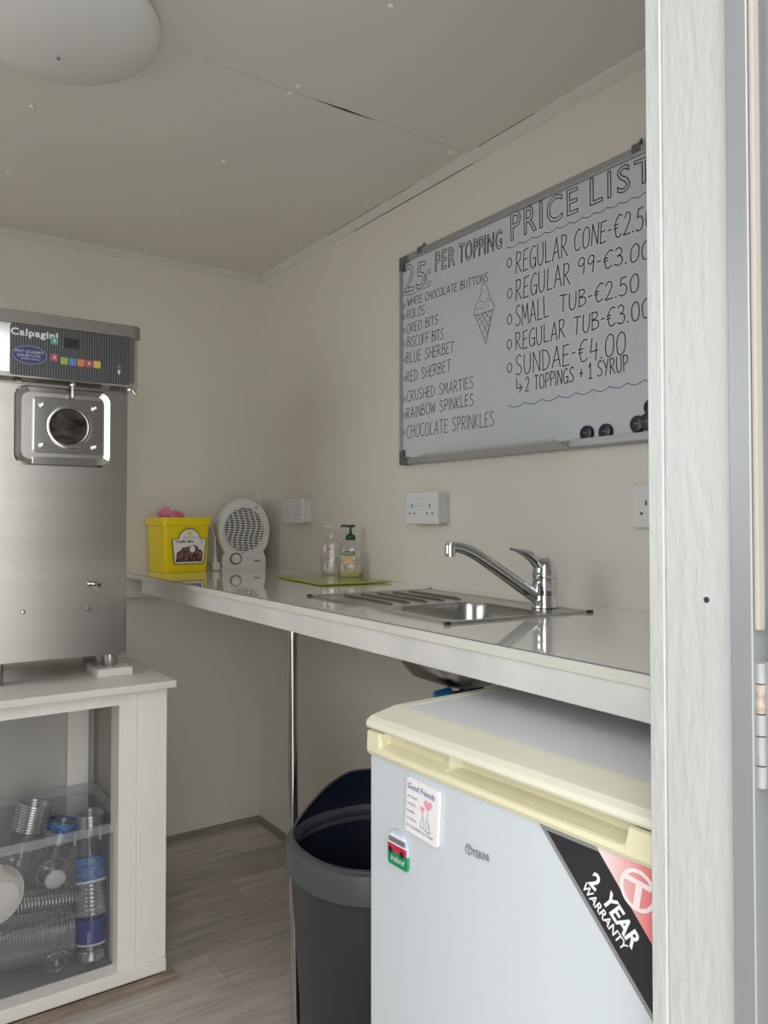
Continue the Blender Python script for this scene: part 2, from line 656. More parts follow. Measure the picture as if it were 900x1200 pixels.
# hand lettering: strokes in a box one unit high; a leading 's' marks a curved stroke
O_ = [(.25, 1), (.06, .8), (.02, .45), (.1, .08), (.28, 0), (.45, .15), (.5, .5), (.43, .88), (.25, 1)]
G = {
    'A': (.5, [[(0, 0), (.27, 1), (.5, 0)], [(.08, .33), (.43, .36)]]),
    'B': (.42, [[(.03, 0), (.03, 1)], ['s', (.0, .97), (.3, .95), (.33, .72), (.05, .54)], ['s', (.05, .54), (.38, .48), (.4, .12), (.0, .0)]]),
    'C': (.45, [['s', (.44, .92), (.28, 1), (.06, .75), (.01, .4), (.12, .05), (.3, 0), (.45, .12)]]),
    'D': (.47, [[(.03, 0), (.03, 1)], ['s', (.0, 1), (.3, .9), (.46, .5), (.32, .1), (.0, 0)]]),
    'E': (.4, [[(.4, 1), (.03, .97), (.02, 0), (.4, .03)], [(.03, .52), (.33, .55)]]),
    'F': (.38, [[(.4, 1), (.03, .97), (.02, 0)], [(.03, .52), (.33, .55)]]),
    'G': (.47, [['s', (.43, .92), (.27, 1), (.05, .72), (.02, .35), (.14, .02), (.34, .04), (.44, .2)], [(.22, .42), (.47, .44), (.45, 0)]]),
    'H': (.46, [[(.02, 0), (.03, 1)], [(.45, 0), (.44, 1)], [(.02, .5), (.45, .52)]]),
    'I': (.08, [[(.04, 0), (.05, 1)]]),
    'K': (.44, [[(.03, 0), (.03, 1)], [(.42, 1), (.04, .45), (.44, 0)]]),
    'L': (.38, [[(.03, 1), (.02, .02), (.38, .03)]]),
    'M': (.56, [[(.0, 0), (.07, 1), (.28, .3), (.49, 1), (.56, 0)]]),
    'N': (.47, [[(.02, 0), (.04, 1), (.44, 0), (.46, 1)]]),
    'O': (.5, [['s'] + O_]),
    'P': (.4, [[(.03, 0), (.03, 1)], ['s', (.0, .97), (.32, .95), (.39, .7), (.28, .5), (.03, .45)]]),
    'R': (.45, [[(.03, 0), (.03, 1)], ['s', (.0, .97), (.32, .95), (.36, .7), (.24, .52), (.03, .47)], [(.12, .48), (.45, 0)]]),
    'S': (.42, [['s', (.4, .9), (.22, 1), (.04, .83), (.1, .6), (.33, .42), (.39, .18), (.2, 0), (.0, .1)]]),
    'T': (.46, [[(.0, 1), (.46, .97)], [(.23, .98), (.22, 0)]]),
    'U': (.46, [['s', (.03, 1), (.02, .35), (.12, .03), (.3, .02), (.43, .3), (.44, 1)]]),
    'W': (.62, [[(.0, 1), (.14, 0), (.3, .75), (.45, 0), (.61, 1)]]),
    'X': (.42, [[(.0, 0), (.42, 1)], [(.0, 1), (.42, 0)]]),
    'Y': (.44, [[(.0, 1), (.21, .48)], [(.44, 1), (.15, 0)]]),
    '0': (.46, [['s'] + [(x * .92, y) for x, y in O_]]),
    '1': (.3, [[(.03, .75), (.18, 1), (.17, 0)], [(.0, 0), (.32, .0)]]),
    '2': (.42, [['s', (.03, .8), (.16, 1), (.35, .93), (.37, .66), (.2, .3), (.0, .02)], [(.0, .02), (.42, .03)]]),
    '3': (.42, [['s', (.03, .9), (.2, 1), (.36, .85), (.33, .62), (.14, .53)], ['s', (.14, .53), (.36, .48), (.42, .2), (.25, 0), (.0, .08)]]),
    '4': (.44, [[(.1, 1), (.03, .38), (.44, .42)], [(.36, .78), (.33, 0)]]),
    '5': (.42, [[(.4, 1), (.1, .97), (.06, .58)], ['s', (.06, .58), (.25, .64), (.41, .4), (.33, .08), (.12, 0), (.0, .08)]]),
    '9': (.4, [['s', (.37, .9), (.2, 1), (.03, .8), (.06, .56), (.22, .5), (.36, .7), (.37, .9)], [(.37, .9), (.36, 0)]]),
    '€': (.5, [['s', (.5, .95), (.32, 1), (.12, .75), (.08, .4), (.18, .06), (.34, 0), (.5, .12)], [(.0, .58), (.26, .6)], [(.0, .42), (.24, .44)]]),
    '-': (.24, [[(.02, .48), (.22, .5)]]),
    '.': (.1, [[(.04, .0), (.07, .03), (.04, .05)]]),
    '+': (.36, [[(.02, .45), (.34, .45)], [(.18, .7), (.18, .2)]]),
    ' ': (.28, []),
    '>': (.4, [[(.05, 1), (.05, .35), (.36, .33)], [(.22, .6), (.38, .33), (.2, .05)]]),
}


def hand_bm(s, L, H, w, gap=.13, wob=.02):
    tot = sum(G[c][0] for c in s) + gap * (len(s) - 1)
    sx = L / tot
    bm = bmesh.new()
    x = 0
    for c in s:
        gw, st = G[c]
        dy = random.uniform(-wob, wob) * 1.5
        sl = random.uniform(-.03, .05)
        for q in st:
            pts = q
            if q[0] == 's':
                pts = smoothpts(q[1:], 4)
            ribbon(bm, [((x + a) * sx + b * sl * H, (b + dy + (b - .5) * wob) * H) for a, b in pts], w)
        x += gw + gap
    return bm


# ================================================================== THE SETTING
CEIL = 2.11
YF = -2.33      # door wall plane (outer face of the lining)

fl = struct('floor', box(B(), XL, 0, -2.40, 0, -.03, -.004), m_gap)
rows = [-2.40, -2.212, -2.032, -1.852, -1.672, -1.492, -1.312, -1.132, -.952, -.772, -.592, -.412, -.232, -.052, 0]
cuts = {8: -.517, 7: -1.05, 9: -.95, 10: -.30, 6: -.22, 11: -1.2, 12: -.62, 5: -.7}
for i in range(len(rows) - 1):
    y0, y1 = rows[i], rows[i + 1]
    c = cuts.get(i, -.4 - .35 * (i % 4))
    xs = [XL, c - 1.22, c, 0]
    xs = sorted(set([max(XL, min(0, v)) for v in xs]))
    for a, b in zip(xs, xs[1:]):
        if b - a < .02:
            continue
        cx_, cy_ = (a + b) / 2, (y0 + y1) / 2
        hw, hh = (b - a) / 2 - .0006, (y1 - y0) / 2 - .0006
        p = obj('plank', box(B(), -hw, hw, -hh, hh, -.0045, 0, .0007, 1), m_plank, fl, world=False)
        p.location = (cx_, cy_, 0)

struct('wall_right', box(B(), 0, .05, -2.40, .05, -.03, CEIL + .05), m_wall)
struct('wall_back', box(B(), XL - .05, 0, 0, .05, -.03, CEIL + .05), m_wall)
wl = B()
y0, y1, z0, z1 = HATCH
box(wl, XL - .05, XL, -2.40, y0, -.03, CEIL + .05)
box(wl, XL - .05, XL, y1, .0, -.03, CEIL + .05)
box(wl, XL - .05, XL, y0, y1, -.03, z0)
box(wl, XL - .05, XL, y0, y1, z1, CEIL + .05)
struct('wall_left', wl, m_wall)
wf = B()
box(wf, XL - .05, DOOR_L, -2.40, -2.31, -.03, CEIL + .05)
box(wf, -.60, .05, -2.40, -2.335, -.03, CEIL + .05)
box(wf, DOOR_L, -.60, -2.40, -2.31, DOOR_T, CEIL + .05)
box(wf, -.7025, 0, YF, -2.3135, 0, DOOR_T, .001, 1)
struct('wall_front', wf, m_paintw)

cl = struct('ceiling', box(B(), XL - .05, .05, -2.40, .05, CEIL + .006, CEIL + .05), m_gap)
SEAM = -1.262
for a, b in ((-2.40, SEAM - .0012), (SEAM + .0012, 0)):
    bm = box(B(), XL, 0, a, b, CEIL, CEIL + .006, .0008, 1)
    obj('ceiling_panel', bm, m_ceil, cl)
# a place where the seam has opened
sg = B()
a, b = on_plane(372, 115, 2, CEIL), on_plane(438, 141, 2, CEIL)
prism(sg, [(a.x, SEAM), ((a.x + b.x) / 2, SEAM - .0035), (b.x, SEAM), ((a.x + b.x) / 2, SEAM + .0035)], -.0006, Matrix.Translation((0, 0, CEIL)))
obj('open_joint', sg, m_gap, cl)
capm = lathe(B(), [(0, 0), (.006, -.0005), (.007, -.002), (.005, -.0045), (0, -.0052)], 12)
capo = obj('screw_cap', capm, m_lip, cl, smooth=True)
capo.location = on_plane(262, 188, 2, CEIL)
for x, y in ((207, 249), (38, 124), (10, 202), (340, 108), (350, 101), (458, 6), (352, 286), (430, 240), (528, 178), (300, 320)):
    c = capo.copy()
    COL.objects.link(c)
    p = on_plane(x, y, 2, CEIL)
    c.location = (min(p.x, -.02), min(p.y, -.02), CEIL)
for i_, (x, y) in enumerate(((523, 551), (641, 539), (361, 436), (434, 410), (435, 558), (361, 564), (700, 655))):
    q = on_plane(x, y, 0, 0)
    wr_ = bpy.data.objects['wall_right']
    obj('screw_cap', lathe(B(), [(0, .002), (.003, .0015), (.0045, 0)], 10, place(q, (0, -1, 0), (0, 0, 1))), m_sock, wr_, smooth=True)
# cover strips between ceiling and walls
bm = B()
loft(bm, [[(x, 0, CEIL), (x, -.020, CEIL), (x, -.019, CEIL - .003), (x, -.003, CEIL - .021), (x, 0, CEIL - .022)] for x in (XL, -.0)])
struct('trim_1', bm, m_trimw)
bm = B()
loft(bm, [[(0, y, CEIL), (-.020, y, CEIL), (-.019, y, CEIL - .003), (-.003, y, CEIL - .021), (0, y, CEIL - .022)] for y in (-2.31, 0)])
t2 = struct('trim_2', bm, m_trimw)
for y in (-.42, -.9, -1.245, -1.55, -1.62, -2.0):
    bmc = lathe(B(), [(0, 0), (.0045, .0005), (.0055, .002), (.004, .0035), (0, .0042)], 10, place((-.011, y, CEIL - .012), (0, 1, 0), (.66, 0, .75)))
    obj('screw_cap', bmc, m_sock, t2, smooth=True)
gp = B()
for ya, yb, off in ((-.55, -.86, .0015), (-1.30, -1.50, .0015), (-.90, -1.02, .002)):
    box(gp, -.0212, -.0195, yb, ya, CEIL - .0008, CEIL + .0002)
box(gp, -.0012, -.0002, -1.26, -.68, CEIL - .0232, CEIL - .0218)
obj('open_joint', gp, m_gap, t2)
# quarter round skirting
for nm, loops in (('baseboard_back', [[(x, 0, 0), (x, -.016, 0), (x, -.014, .009), (x, -.007, .017), (x, 0, .020)] for x in (XL, 0)]),
                  ('baseboard_right', [[(0, y, 0), (-.016, y, 0), (-.014, y, .009), (-.007, y, .017), (0, y, .020)] for y in (-2.31, 0)])):
    struct(nm, loft(B(), loops), m_base)

# door opening: painted post, aluminium frame, bead, door leaf folded outwards
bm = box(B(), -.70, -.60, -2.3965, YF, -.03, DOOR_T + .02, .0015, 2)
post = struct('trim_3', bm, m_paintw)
for (px, py, r) in ((797, 702, .0035), (828, 703, .0028)):
    p = on_plane(px, py, 0, -.70)
    bmc = lathe(B(), [(0, .0003), (r, .0003), (r, 0)], 10, place(p, (0, -1, 0), (0, 0, 1)))
    obj('screw_hole', bmc, m_dark if px > 810 else m_paintw, post)
bm = B()
box(bm, -.706, -.55, -2.417, -2.3975, -.05, DOOR_T + .06, .001, 1)
box(bm, -.64, -.45, -2.425, -2.417, -.05, DOOR_T + .06)
struct('trim_4', bm, m_alu)
struct('trim_5', box(B(), -.704, -.694, -2.4215, -2.4172, 1.075, DOOR_T + .04, .0015, 2), m_bead)
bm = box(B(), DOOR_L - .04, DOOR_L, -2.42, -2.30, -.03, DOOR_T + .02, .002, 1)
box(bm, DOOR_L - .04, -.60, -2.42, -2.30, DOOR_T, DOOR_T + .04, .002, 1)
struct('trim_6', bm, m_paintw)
dm = Matrix.Translation((-.687, -2.426, 0)) @ Matrix.Rotation(R(-1.5), 4, 'Z')
bm = box(B(), 0, .035, -.84, -.001, .02, DOOR_T, .002, 1, dm)
door = struct('door_1', bm, m_alu)
hp = on_plane(890, 847, 0, -.698)
hz0, hz1 = on_plane(891, 921, 0, -.694).z, on_plane(891, 775, 0, -.694).z
hinge = obj('hinge', box(B(), hp.x + .003, hp.x + .005, hp.y - .03, hp.y + .001, hz0, hz1), m_galv, door)
zs = [hz1 - (hz1 - hz0) * f for f in (0, .17, .41, .585, .82, 1)]
for i in range(5):
    bm = B()
    tube(bm, [(hp.x, hp.y - .001, zs[i + 1] + .0006), (hp.x, hp.y - .001, zs[i] - .0006)], [.0047 if i % 2 == 0 else .0044] * 2, 16)
    obj('knuckle', bm, m_rust if i == 1 else m_galv, hinge, smooth=True)
p = on_plane(895, 735, 0, -.687)
obj('rubber_stop', lathe(B(), [(0, .006), (.004, .006), (.005, 0)], 14, place((-.6875, -2.4285, p.z), (0, -1, 0), (0, 0, 1))), m_black, door, smooth=True)
# serving hatch frame in the left wall and the yard outside
bm = B()
for a in ((y0 - .04, y0, z0 - .04, z1 + .04), (y1, y1 + .04, z0 - .04, z1 + .04), (y0, y1, z0 - .04, z0), (y0, y1, z1, z1 + .04)):
    box(bm, XL - .055, XL + .012, *a, .002, 1)
struct('window_1', bm, m_paintw)
struct('ground', box(B(), -14, 12, -14, 12, -.5, -.45), m_ground)

# ================================================================== ceiling light
lt = thing('ceiling_light', 'large round opal dome lamp on the ceiling at the joint', 'ceiling light', (-1.015, -1.265, CEIL))
LR = .182
obj('base', lathe(B(), [(0, 0), (LR - .006, 0), (LR - .006, -.012), (LR - .012, -.014), (0, -.014)], 48), m_sock, lt, smooth=True, world=False)
pr = [(LR, -.010), (LR + .001, -.016)] + [(LR * math.cos(t) , -.016 - .075 * math.sin(t)) for t in [PI / 2 * k / 12 for k in range(1, 13)]]
pr[-1] = (0, -.091)
obj('diffuser', lathe(B(), pr, 56), m_opal, lt, smooth=True, world=False)
obj('finial', lathe(B(), [(.003, -.0905), (.003, -.094), (0, -.094)], 12), m_greyprint, lt, smooth=True, world=False)

# ================================================================== whiteboard
BY0, BY1, BZ0, BZ1 = -1.858, -.958, 1.320, 1.920      # y range (right edge hidden behind the post), z range
wb = thing('whiteboard', 'white dry-wipe board with handwritten price list, hung on the right wall', 'whiteboard', (0, -1.4, BZ0))
obj('panel', box(B(), -.014, -.004, BY0 + .01, BY1 - .01, BZ0 + .01, BZ1 - .01), m_board, wb)
fw = .019
for a in ((BY0, BY1, BZ1 - fw, BZ1), (BY0, BY1, BZ0, BZ0 + fw), (BY1 - fw * .55, BY1, BZ0, BZ1), (BY0, BY0 + fw * .55, BZ0, BZ1)):
    obj('frame_rail', box(B(), -.020, -.001, *a, .002, 2), m_bframe, wb)
for ya, za in ((BY1, BZ1), (BY1, BZ0), (BY0, BZ1), (BY0, BZ0)):
    sy_ = -1 if ya == BY1 else 1
    sz_ = -1 if za == BZ1 else 1
    L_, T_ = .042, .021
    pts = [(0, 0), (L_, 0), (L_, T_), (T_, T_), (T_, L_), (0, L_)]
    pts = [(-(ya + sy_ * u), za + sz_ * v) for u, v in pts]
    bm = prism(B(), pts, .0225, place((0, 0, 0), (0, -1, 0), (0, 0, 1)), .003)
    obj('corner_cap', bm, m_bcorner, wb)
# pen tray along the lower frame, with the deep part at the left end
bm = B()
loops = []
for y, d in ((-1.104, .030), (-1.118, .046), (-1.602, .054)):
    loops.append([(-.0195, y, BZ0 + .0005), (-.019 - d, y, BZ0 + .013), (-.021 - d, y, BZ0 + .0185), (-.018 - d, y, BZ0 + .019), (-.017 - d, y, BZ0 + .015), (-.0195, y, BZ0 + .004)])
obj('pen_tray', loft(bm, loops), m_tray, wb)
bm = B()
loft(bm, [[(-.019, y, BZ0 + .0205), (-.024, y, BZ0 + .019), (-.026, y, BZ0 + .004), (-.019, y, BZ0 + .002)] for y in (-1.604, BY0 + .02)])
obj('lower_lip', bm, m_tray, wb)
for px, py in ((497, 290), (751, 166)):
    q = on_plane(px, py, 0, -.004)
    bm = box(B(), -.021, -.001, q.y - .011, q.y + .011, BZ1 - .012, BZ1 + .006, .001, 1)
    tube(bm, [(-.006, q.y, BZ1), (-.004, q.y, BZ1 + .018), (-.010, q.y - .006, BZ1 + .014)], .0028, 8)
    obj('hanging_clip', bm, m_bcorner, wb, smooth=True)

XB = -.0142


def bp(x, y):
    return on_plane(x, y, 0, XB)


def board_text(s, x0, y0, x1, y1, ytop, w=.0017, kind='hand', gap=.15, m=m_ink, yt1=None):
    a, b, t = bp(x0, y0), bp(x1, y1), bp(x0, ytop)
    M = place(a, b - a, (0, 0, 1))
    L = (b - a).length
    H = t.z - a.z
    if kind == 'hand':
        bm = hand_bm(s, L, H, w, gap)
    else:
        bm = text_bm(s, H, L, outline=w, thick=.0004, sp=kind, bold=.030)
    if yt1 is not None:
        H1 = bp(x1, yt1).z - b.z
        for v in bm.verts:
            v.co.y *= 1 + (H1 / H - 1) * v.co.x / L
    return obj('lettering', bm, m, wb, M=M)


def bullet(x, y, r=.0065, w=.0018):
    M = place(bp(x, y), (0, -1, 0), (0, 0, 1))
    bm = ribbon(B(), [(r * .95 * math.cos(a * PI / 6), r * 1.35 * math.sin(a * PI / 6)) for a in range(13)], w)
    obj('bullet_ring', bm, m_ink, wb, M=M)


board_text('25', 473.5, 343.5, 498, 336.5, 311.5, .0023, 1.08, yt1=306)
board_text('c', 498.5, 335, 504.5, 332.8, 318, .0013, 1.0)
board_text('PER', 510, 319, 533, 310.5, 296.5, .0022, 1.14, yt1=288.5)
board_text('TOPPING', 538, 309, 588, 290.5, 286.5, .0022, 1.12, yt1=269)
board_text('PRICE', 599, 282.5, 677, 248.5, 249.5, .0026, 1.16, yt1=218.5)
board_text('LIST', 692, 241.5, 766, 210, 209.5, .0026, 1.2, yt1=180)
for s, x0, y0, x1, y1, yt in (
        ('WHITE CHOCOLATE BUTTONS', 477.5, 359, 572, 329, 350.5),
        ('ROLOS', 477, 374, 497.5, 367.8, 363.8),
        ('OREO BITS', 477, 391, 513, 379.5, 380.5),
        ('BISCOFF BITS', 477.5, 407, 519.5, 397, 395.5),
        ('BLUE SHERBET', 476.5, 425.7, 532, 413, 413.8),
        ('RED SHERBET', 476.5, 448, 528, 434.5, 435.8),
        ('CRUSHED SMARTIES', 477, 470.5, 554.5, 454.5, 458.8),
        ('RAINBOW SPINKLES', 476.5, 490.5, 555, 474.5, 478.3),
        ('CHOCOLATE SPRINKLES', 477, 513.5, 579, 498.5, 499)):
    board_text(s, x0, y0, x1, y1, yt, .0019, gap=.14)
for x, y in ((474, 358.5), (473.8, 371.5), (474, 387), (474.5, 403.5), (474.5, 421.5), (474.5, 443.8), (474.5, 468), (474.5, 487), (474.2, 507)):
    bullet(x, y, .0045)
for s, x0, y0, x1, y1, yt in (
        ('REGULAR', 604.5, 320.5, 665, 299, 296.5),
        ('CONE-€2.50', 673, 294.5, 765, 265, 271),
        ('REGULAR', 604.5, 352, 668, 332, 328.5),
        ('99-€3.00', 677, 322, 762, 302, 303),
        ('SMALL', 604.5, 383, 643, 371, 359.5),
        ('TUB-€2.50', 656, 366, 748, 341, 347),
        ('REGULAR', 604.5, 410.5, 662, 395, 390.5),
        ('TUB-€3.00', 672, 392, 762, 371, 372),
        ('SUNDAE-€4.00', 604.5, 440, 732.5, 414, 417.5),
        ('>', 605, 462, 612.5, 460, 444),
        ('2 TOPPINGS + 1 SYRUP', 616, 458.5, 736, 433.5, 442.5)):
    board_text(s, x0, y0, x1, y1, yt, .0024, gap=.15)
for x, y in ((597, 308), (597.5, 344), (597.2, 374.5), (597, 403.5), (597.2, 431)):
    bullet(x, y, .0085, .0023)


def board_line(pts, w, m=m_ink, sm=0, name='drawn_line'):
    q = smoothpts(pts, 5) if sm else pts
    P = [bp(*p) for p in q]
    bm = ribbon(B(), [(-p.y, p.z) for p in P], w)
    obj(name, bm, m, wb, M=place((XB, 0, 0), (0, -1, 0), (0, 0, 1)))


def scallops(x0, y0, x1, y1, n, sag):
    out = []
    for i in range(n):
        for k in range(6):
            t = (i + k / 6) / n
            out.append((x0 + (x1 - x0) * t, y0 + (y1 - y0) * t + sag * (math.sin(PI * k / 6)) - sag * .4))
    out.append((x1, y1))
    return out


board_line(scallops(594, 291, 770, 221, 12, 2.8), .0014)
board_line(scallops(595, 476.5, 775, 443, 9, 4.0), .0016, m_inkblue)
board_line([(473, 346), (482, 345), (492, 340), (504, 335)], .0013, sm=1)
board_line([(557, 370), (569.6, 402.8), (577.3, 363.5), (557, 370)], .0014)
for a, b in (((560, 369), (572, 391)), ((564.5, 368), (574, 383)), ((569, 366.5), (576, 376)), ((574, 364.5), (562, 382)), ((569, 366), (559.5, 376)), ((577, 367), (565.5, 391)), ((575, 379), (568, 398))):
    board_line([a, b], .0011)
board_line([(557, 370), (555.8, 365), (558, 358), (562, 349), (564.5, 343), (564, 337), (566, 333), (569, 332.5), (571, 336), (573, 344), (576, 352), (579, 357), (578.5, 362), (577, 364)], .0014, sm=1)
board_line([(559, 363), (562, 361), (566, 362)], .0010, sm=1)
board_line([(573, 348), (571, 351), (575, 352)], .0010, sm=1)
board_line([(563, 351), (566, 354), (570, 353)], .0010, sm=1)
for a in ((565, 358), (569, 357), (572, 359), (567, 365)):
    board_line([a, (a[0] + 1, a[1] - 1.5)], .0010)

# magnets on the board
mags = [((687.5, 508), 'navy disc magnet alone on whiteboard, nearest the end of pen tray'),
        ((709.5, 506), 'navy disc magnet on whiteboard, second from the left'),
        ((747, 497), 'navy disc magnet on whiteboard touching the one cut by the post'),
        ((758.5, 494), 'navy disc magnet on whiteboard half behind post, in the lower row'),
        ((763.5, 477), 'navy disc magnet on whiteboard, highest one, nearly hidden by post')]
for (px, py), lb in mags:
    c = on_plane(px, py, 0, -.018)
    t = thing('board_magnet', lb, 'magnet', (XB, c.y, c.z), 0, 'round magnets on the whiteboard')
    r = .0175
    M = place((XB, c.y, c.z), (0, -1, 0), (0, 0, 1))
    obj('disc', lathe(B(), [(0, 0), (r, 0), (r, .005), (r - .002, .008), (r - .004, .0085), (0, .0078)], 32, M), m_magnet, t, smooth=True)
    obj('print', ribbon(B(), [(-.005, .001), (.005, .001)], .0018, .0082), m_magprint, t, M=M)

# ================================================================== sockets
def socket(y0, y1, z0, z1, label, gang=2, depth=.040):
    t = thing('wall_socket', label, 'socket', (0, (y0 + y1) / 2, z0), 0, 'double sockets along the right wall')
    obj('back_box', box(B(), -depth + .009, 0, y0 + .002, y1 - .002, z0 + .002, z1 - .002, .003, 2), m_sockbox, t)
    pl = obj('faceplate', box(B(), -depth, -depth + .0085, y0, y1, z0, z1, .0025, 2), m_sock, t)
    w = (y1 - y0)
    cy, cz = (y0 + y1) / 2, (z0 + z1) / 2
    for s in (-1, 1):
        c = cy + s * w * .27
        hb = B()
        box(hb, -depth - .0003, -depth + .003, c - .002, c + .002, cz + .002, cz + .011)
        for q in (-.011, .011):
            box(hb, -depth - .0003, -depth + .003, c + q - .0028, c + q + .0028, cz - .017, cz - .012)
        obj('pin_holes', hb, m_hole, pl)
        sw = B()
        c2 = cy + s * .009
        box(sw, -depth - .0035, -depth + .001, c2 - .0055, c2 + .0055, cz + .006, cz + .028, .0015, 2)
        obj('switch', sw, m_sock, pl)
        obj('switch_gap', box(B(), -depth - .0004, -depth, c2 - .0065, c2 + .0065, cz + .004, cz + .0295), m_sockbox, pl)
    return t


socket(-1.1586, -1.0132, 1.152, 1.238, 'white double socket on right wall below the left end of whiteboard')
socket(-.4118, -.2680, 1.150, 1.237, 'white double socket on right wall nearest the back corner, right of the heater')
socket(-1.905, -1.759, 1.148, 1.235, 'white double socket cut off by the door post', depth=.012)

# ================================================================== worktop
ZT = .980
XF = -.525
ct = thing('worktop', 'narrow white gloss worktop running along the right wall', 'worktop', (XF, -1.2, 0))
SA, SB, SC_, SD = Vector((-.412, -1.135, 0)), Vector((-.112, -1.165, 0)), Vector((-.142, -1.735, 0)), Vector((-.432, -1.700, 0))
# sink frame: local x across (front to back), y along towards the door
sc0 = Vector((-.262, -1.436, 0))
SANG = R(-4)
SWX, SWY = .345, .570
sinkM = Matrix.Translation((sc0.x, sc0.y, 0)) @ Matrix.Rotation(SANG, 4, 'Z')
bowlc = (.0, -.125)      # bowl centre in sink frame
# worktop board with a hole for the bowl
hole = rrect(bowlc[0] - .143, bowlc[0] + .098, bowlc[1] - .135, bowlc[1] + .121, .05)
hole = [sinkM @ Vector((x, y, 0)) for x, y in hole]
bm = B()


def plate_with_hole(bm, x0, x1, y0, y1, hole, za, zb):
    n = len(hole)
    hc = sum(((p.x, p.y) for p in hole), ()) and Vector((sum(p.x for p in hole) / n, sum(p.y for p in hole) / n))
    outer = []
    for p in hole:
        d = Vector((p.x, p.y)) - hc
        ts = []
        if d.x:
            ts.append(((x1 if d.x > 0 else x0) - hc.x) / d.x)
        if d.y:
            ts.append(((y1 if d.y > 0 else y0) - hc.y) / d.y)
        k = min(t for t in ts if t > 0)
        outer.append(hc + d * k)
    # snap the ring points nearest to each corner
    for cxy in ((x0, y0), (x1, y0), (x1, y1), (x0, y1)):
        i = min(range(n), key=lambda j: (outer[j] - Vector(cxy)).length)
        outer[i] = Vector(cxy)
    for z in (za, zb):
        a = [bm.verts.new((p.x, p.y, z)) for p in hole]
        b = [bm.verts.new((p.x, p.y, z)) for p in outer]
        for j in range(n):
            bm.faces.new((a[j], a[(j + 1) % n], b[(j + 1) % n], b[j]))
        if z == za:
            A, Bo = a, b
    for l0, l1 in ((A, a), (Bo, b)):
        for j in range(n):
            bm.faces.new((l0[j], l0[(j + 1) % n], l1[(j + 1) % n], l1[j]))


plate_with_hole(bm, XF, -.0005, -2.10, -1.30, hole, ZT - .018, ZT)
box(bm, XF, -.0005, -1.30, -.0005, ZT - .018, ZT)
box(bm, XF, -.0005, -2.305, -2.10, ZT - .018, ZT)
obj('laminate_top', bm, m_top, ct)
obj('edge_band', box(B(), XF - .003, XF, -2.305, -.001, ZT - .0175, ZT - .0012, .0008, 1), m_edge, ct)
obj('edge_strip', box(B(), XF - .0031, XF - .0012, -2.305, -.001, ZT - .0012, ZT + .0003), m_greyprint, ct)
obj('fascia', box(B(), XF + .001, XF + .021, -2.305, -.20, ZT - .0605, ZT - .0180, .001, 1), m_fascia, ct)
obj('wall_batten', box(B(), -1.30, -.0005, -.024, -.0005, ZT - .092, ZT - .0180, .001, 1), m_trimw, ct)
obj('wall_batten', box(B(), -.024, -.0005, -2.305, -.024, ZT - .06, ZT - .0180, .001, 1), m_trimw, ct)
px_, py_ = XF + .030, -1.205
leg = obj('support_leg', tube(B(), [(px_, py_, ZT - .0605), (px_ + .004, py_, .5), (px_ + .010, py_ - .006, 0.0)], .0115, 20), m_pole, ct, smooth=True)
obj('collar', tube(B(), [(px_, py_, ZT - .061), (px_, py_, ZT - .078)], .0150, 20), m_pole, leg, smooth=True)
obj('foot_flange', lathe(B(), [(0, .006), (.018, .006), (.022, 0), (0, 0)], 20, Matrix.Translation((px_ + .010, py_ - .006, 0))), m_pole, leg, smooth=True)

# ================================================================== sink
sk = thing('sink', 'shallow stainless steel sink with ribbed drainer let into the worktop', 'sink', (sc0.x, sc0.y, ZT))
sk.matrix_basis = Matrix.Translation((sc0.x, sc0.y, ZT)) @ Matrix.Rotation(SANG, 4, 'Z')
sk.rotation_euler = (0, 0, SANG)
hx, hy = SWX / 2, SWY / 2


def ring_from(x0, x1, y0, y1, r, z):
    return [(x, y, z) for x, y in rrect(x0, x1, y0, y1, r)]


bm = B()
o1 = ring_from(-hx, hx, -hy, hy, .006, .0002)
o2 = ring_from(-hx, hx, -hy, hy, .006, .004)
o3 = ring_from(-hx + .006, hx - .006, -hy + .006, hy - .006, .006, .0045)
o4 = ring_from(-hx + .012, hx - .012, -hy + .012, hy - .012, .008, .0022)
loft(bm, [o1, o2, o3, o4], False, False)
obj('rim', bm, m_sink, sk, smooth=True, world=False)
# deck between rim and bowl / drainer
bx0, bx1, by0, by1 = bowlc[0] - .140, bowlc[0] + .095, bowlc[1] - .132, bowlc[1] + .118
bm = B()
T_ = bmesh.new()
outl = [T_.verts.new((x, y, .0022)) for x, y in rrect(-hx + .012, hx - .012, -hy + .012, hy - .012, .008)]
inn = [T_.verts.new((x, y, .0016)) for x, y in rrect(bx0, bx1, by0, by1, .05)]
es = [T_.edges.new((l[i], l[(i + 1) % len(l)])) for l in (outl, inn) for i in range(len(l))]
bmesh.ops.triangle_fill(T_, use_beauty=True, use_dissolve=False, edges=es)
T_.faces.ensure_lookup_table()
merge(bm, T_)
obj('deck', bm, m_sink, sk, world=False)
bm = B()
loops = [ring_from(bx0, bx1, by0, by1, .05, .0016), ring_from(bx0 + .004, bx1 - .004, by0 + .004, by1 - .004, .048, -.008),
         ring_from(bx0 + .008, bx1 - .008, by0 + .008, by1 - .008, .047, -.070), ring_from(bx0 + .016, bx1 - .016, by0 + .016, by1 - .016, .045, -.110),
         ring_from(bx0 + .032, bx1 - .032, by0 + .032, by1 - .032, .04, -.132), ring_from(bx0 + .06, bx1 - .06, by0 + .06, by1 - .06, .03, -.141)]
loft(bm, loops, False, True)
bw = obj('bowl', bm, m_sink, sk, smooth=True, world=False)
obj('drain', lathe(B(), [(0, -.1405), (.02, -.1398), (.034, -.1392), (.036, -.1405)], 28, Matrix.Translation((bowlc[0], bowlc[1], 0))), m_chrome, bw, smooth=True, world=False)
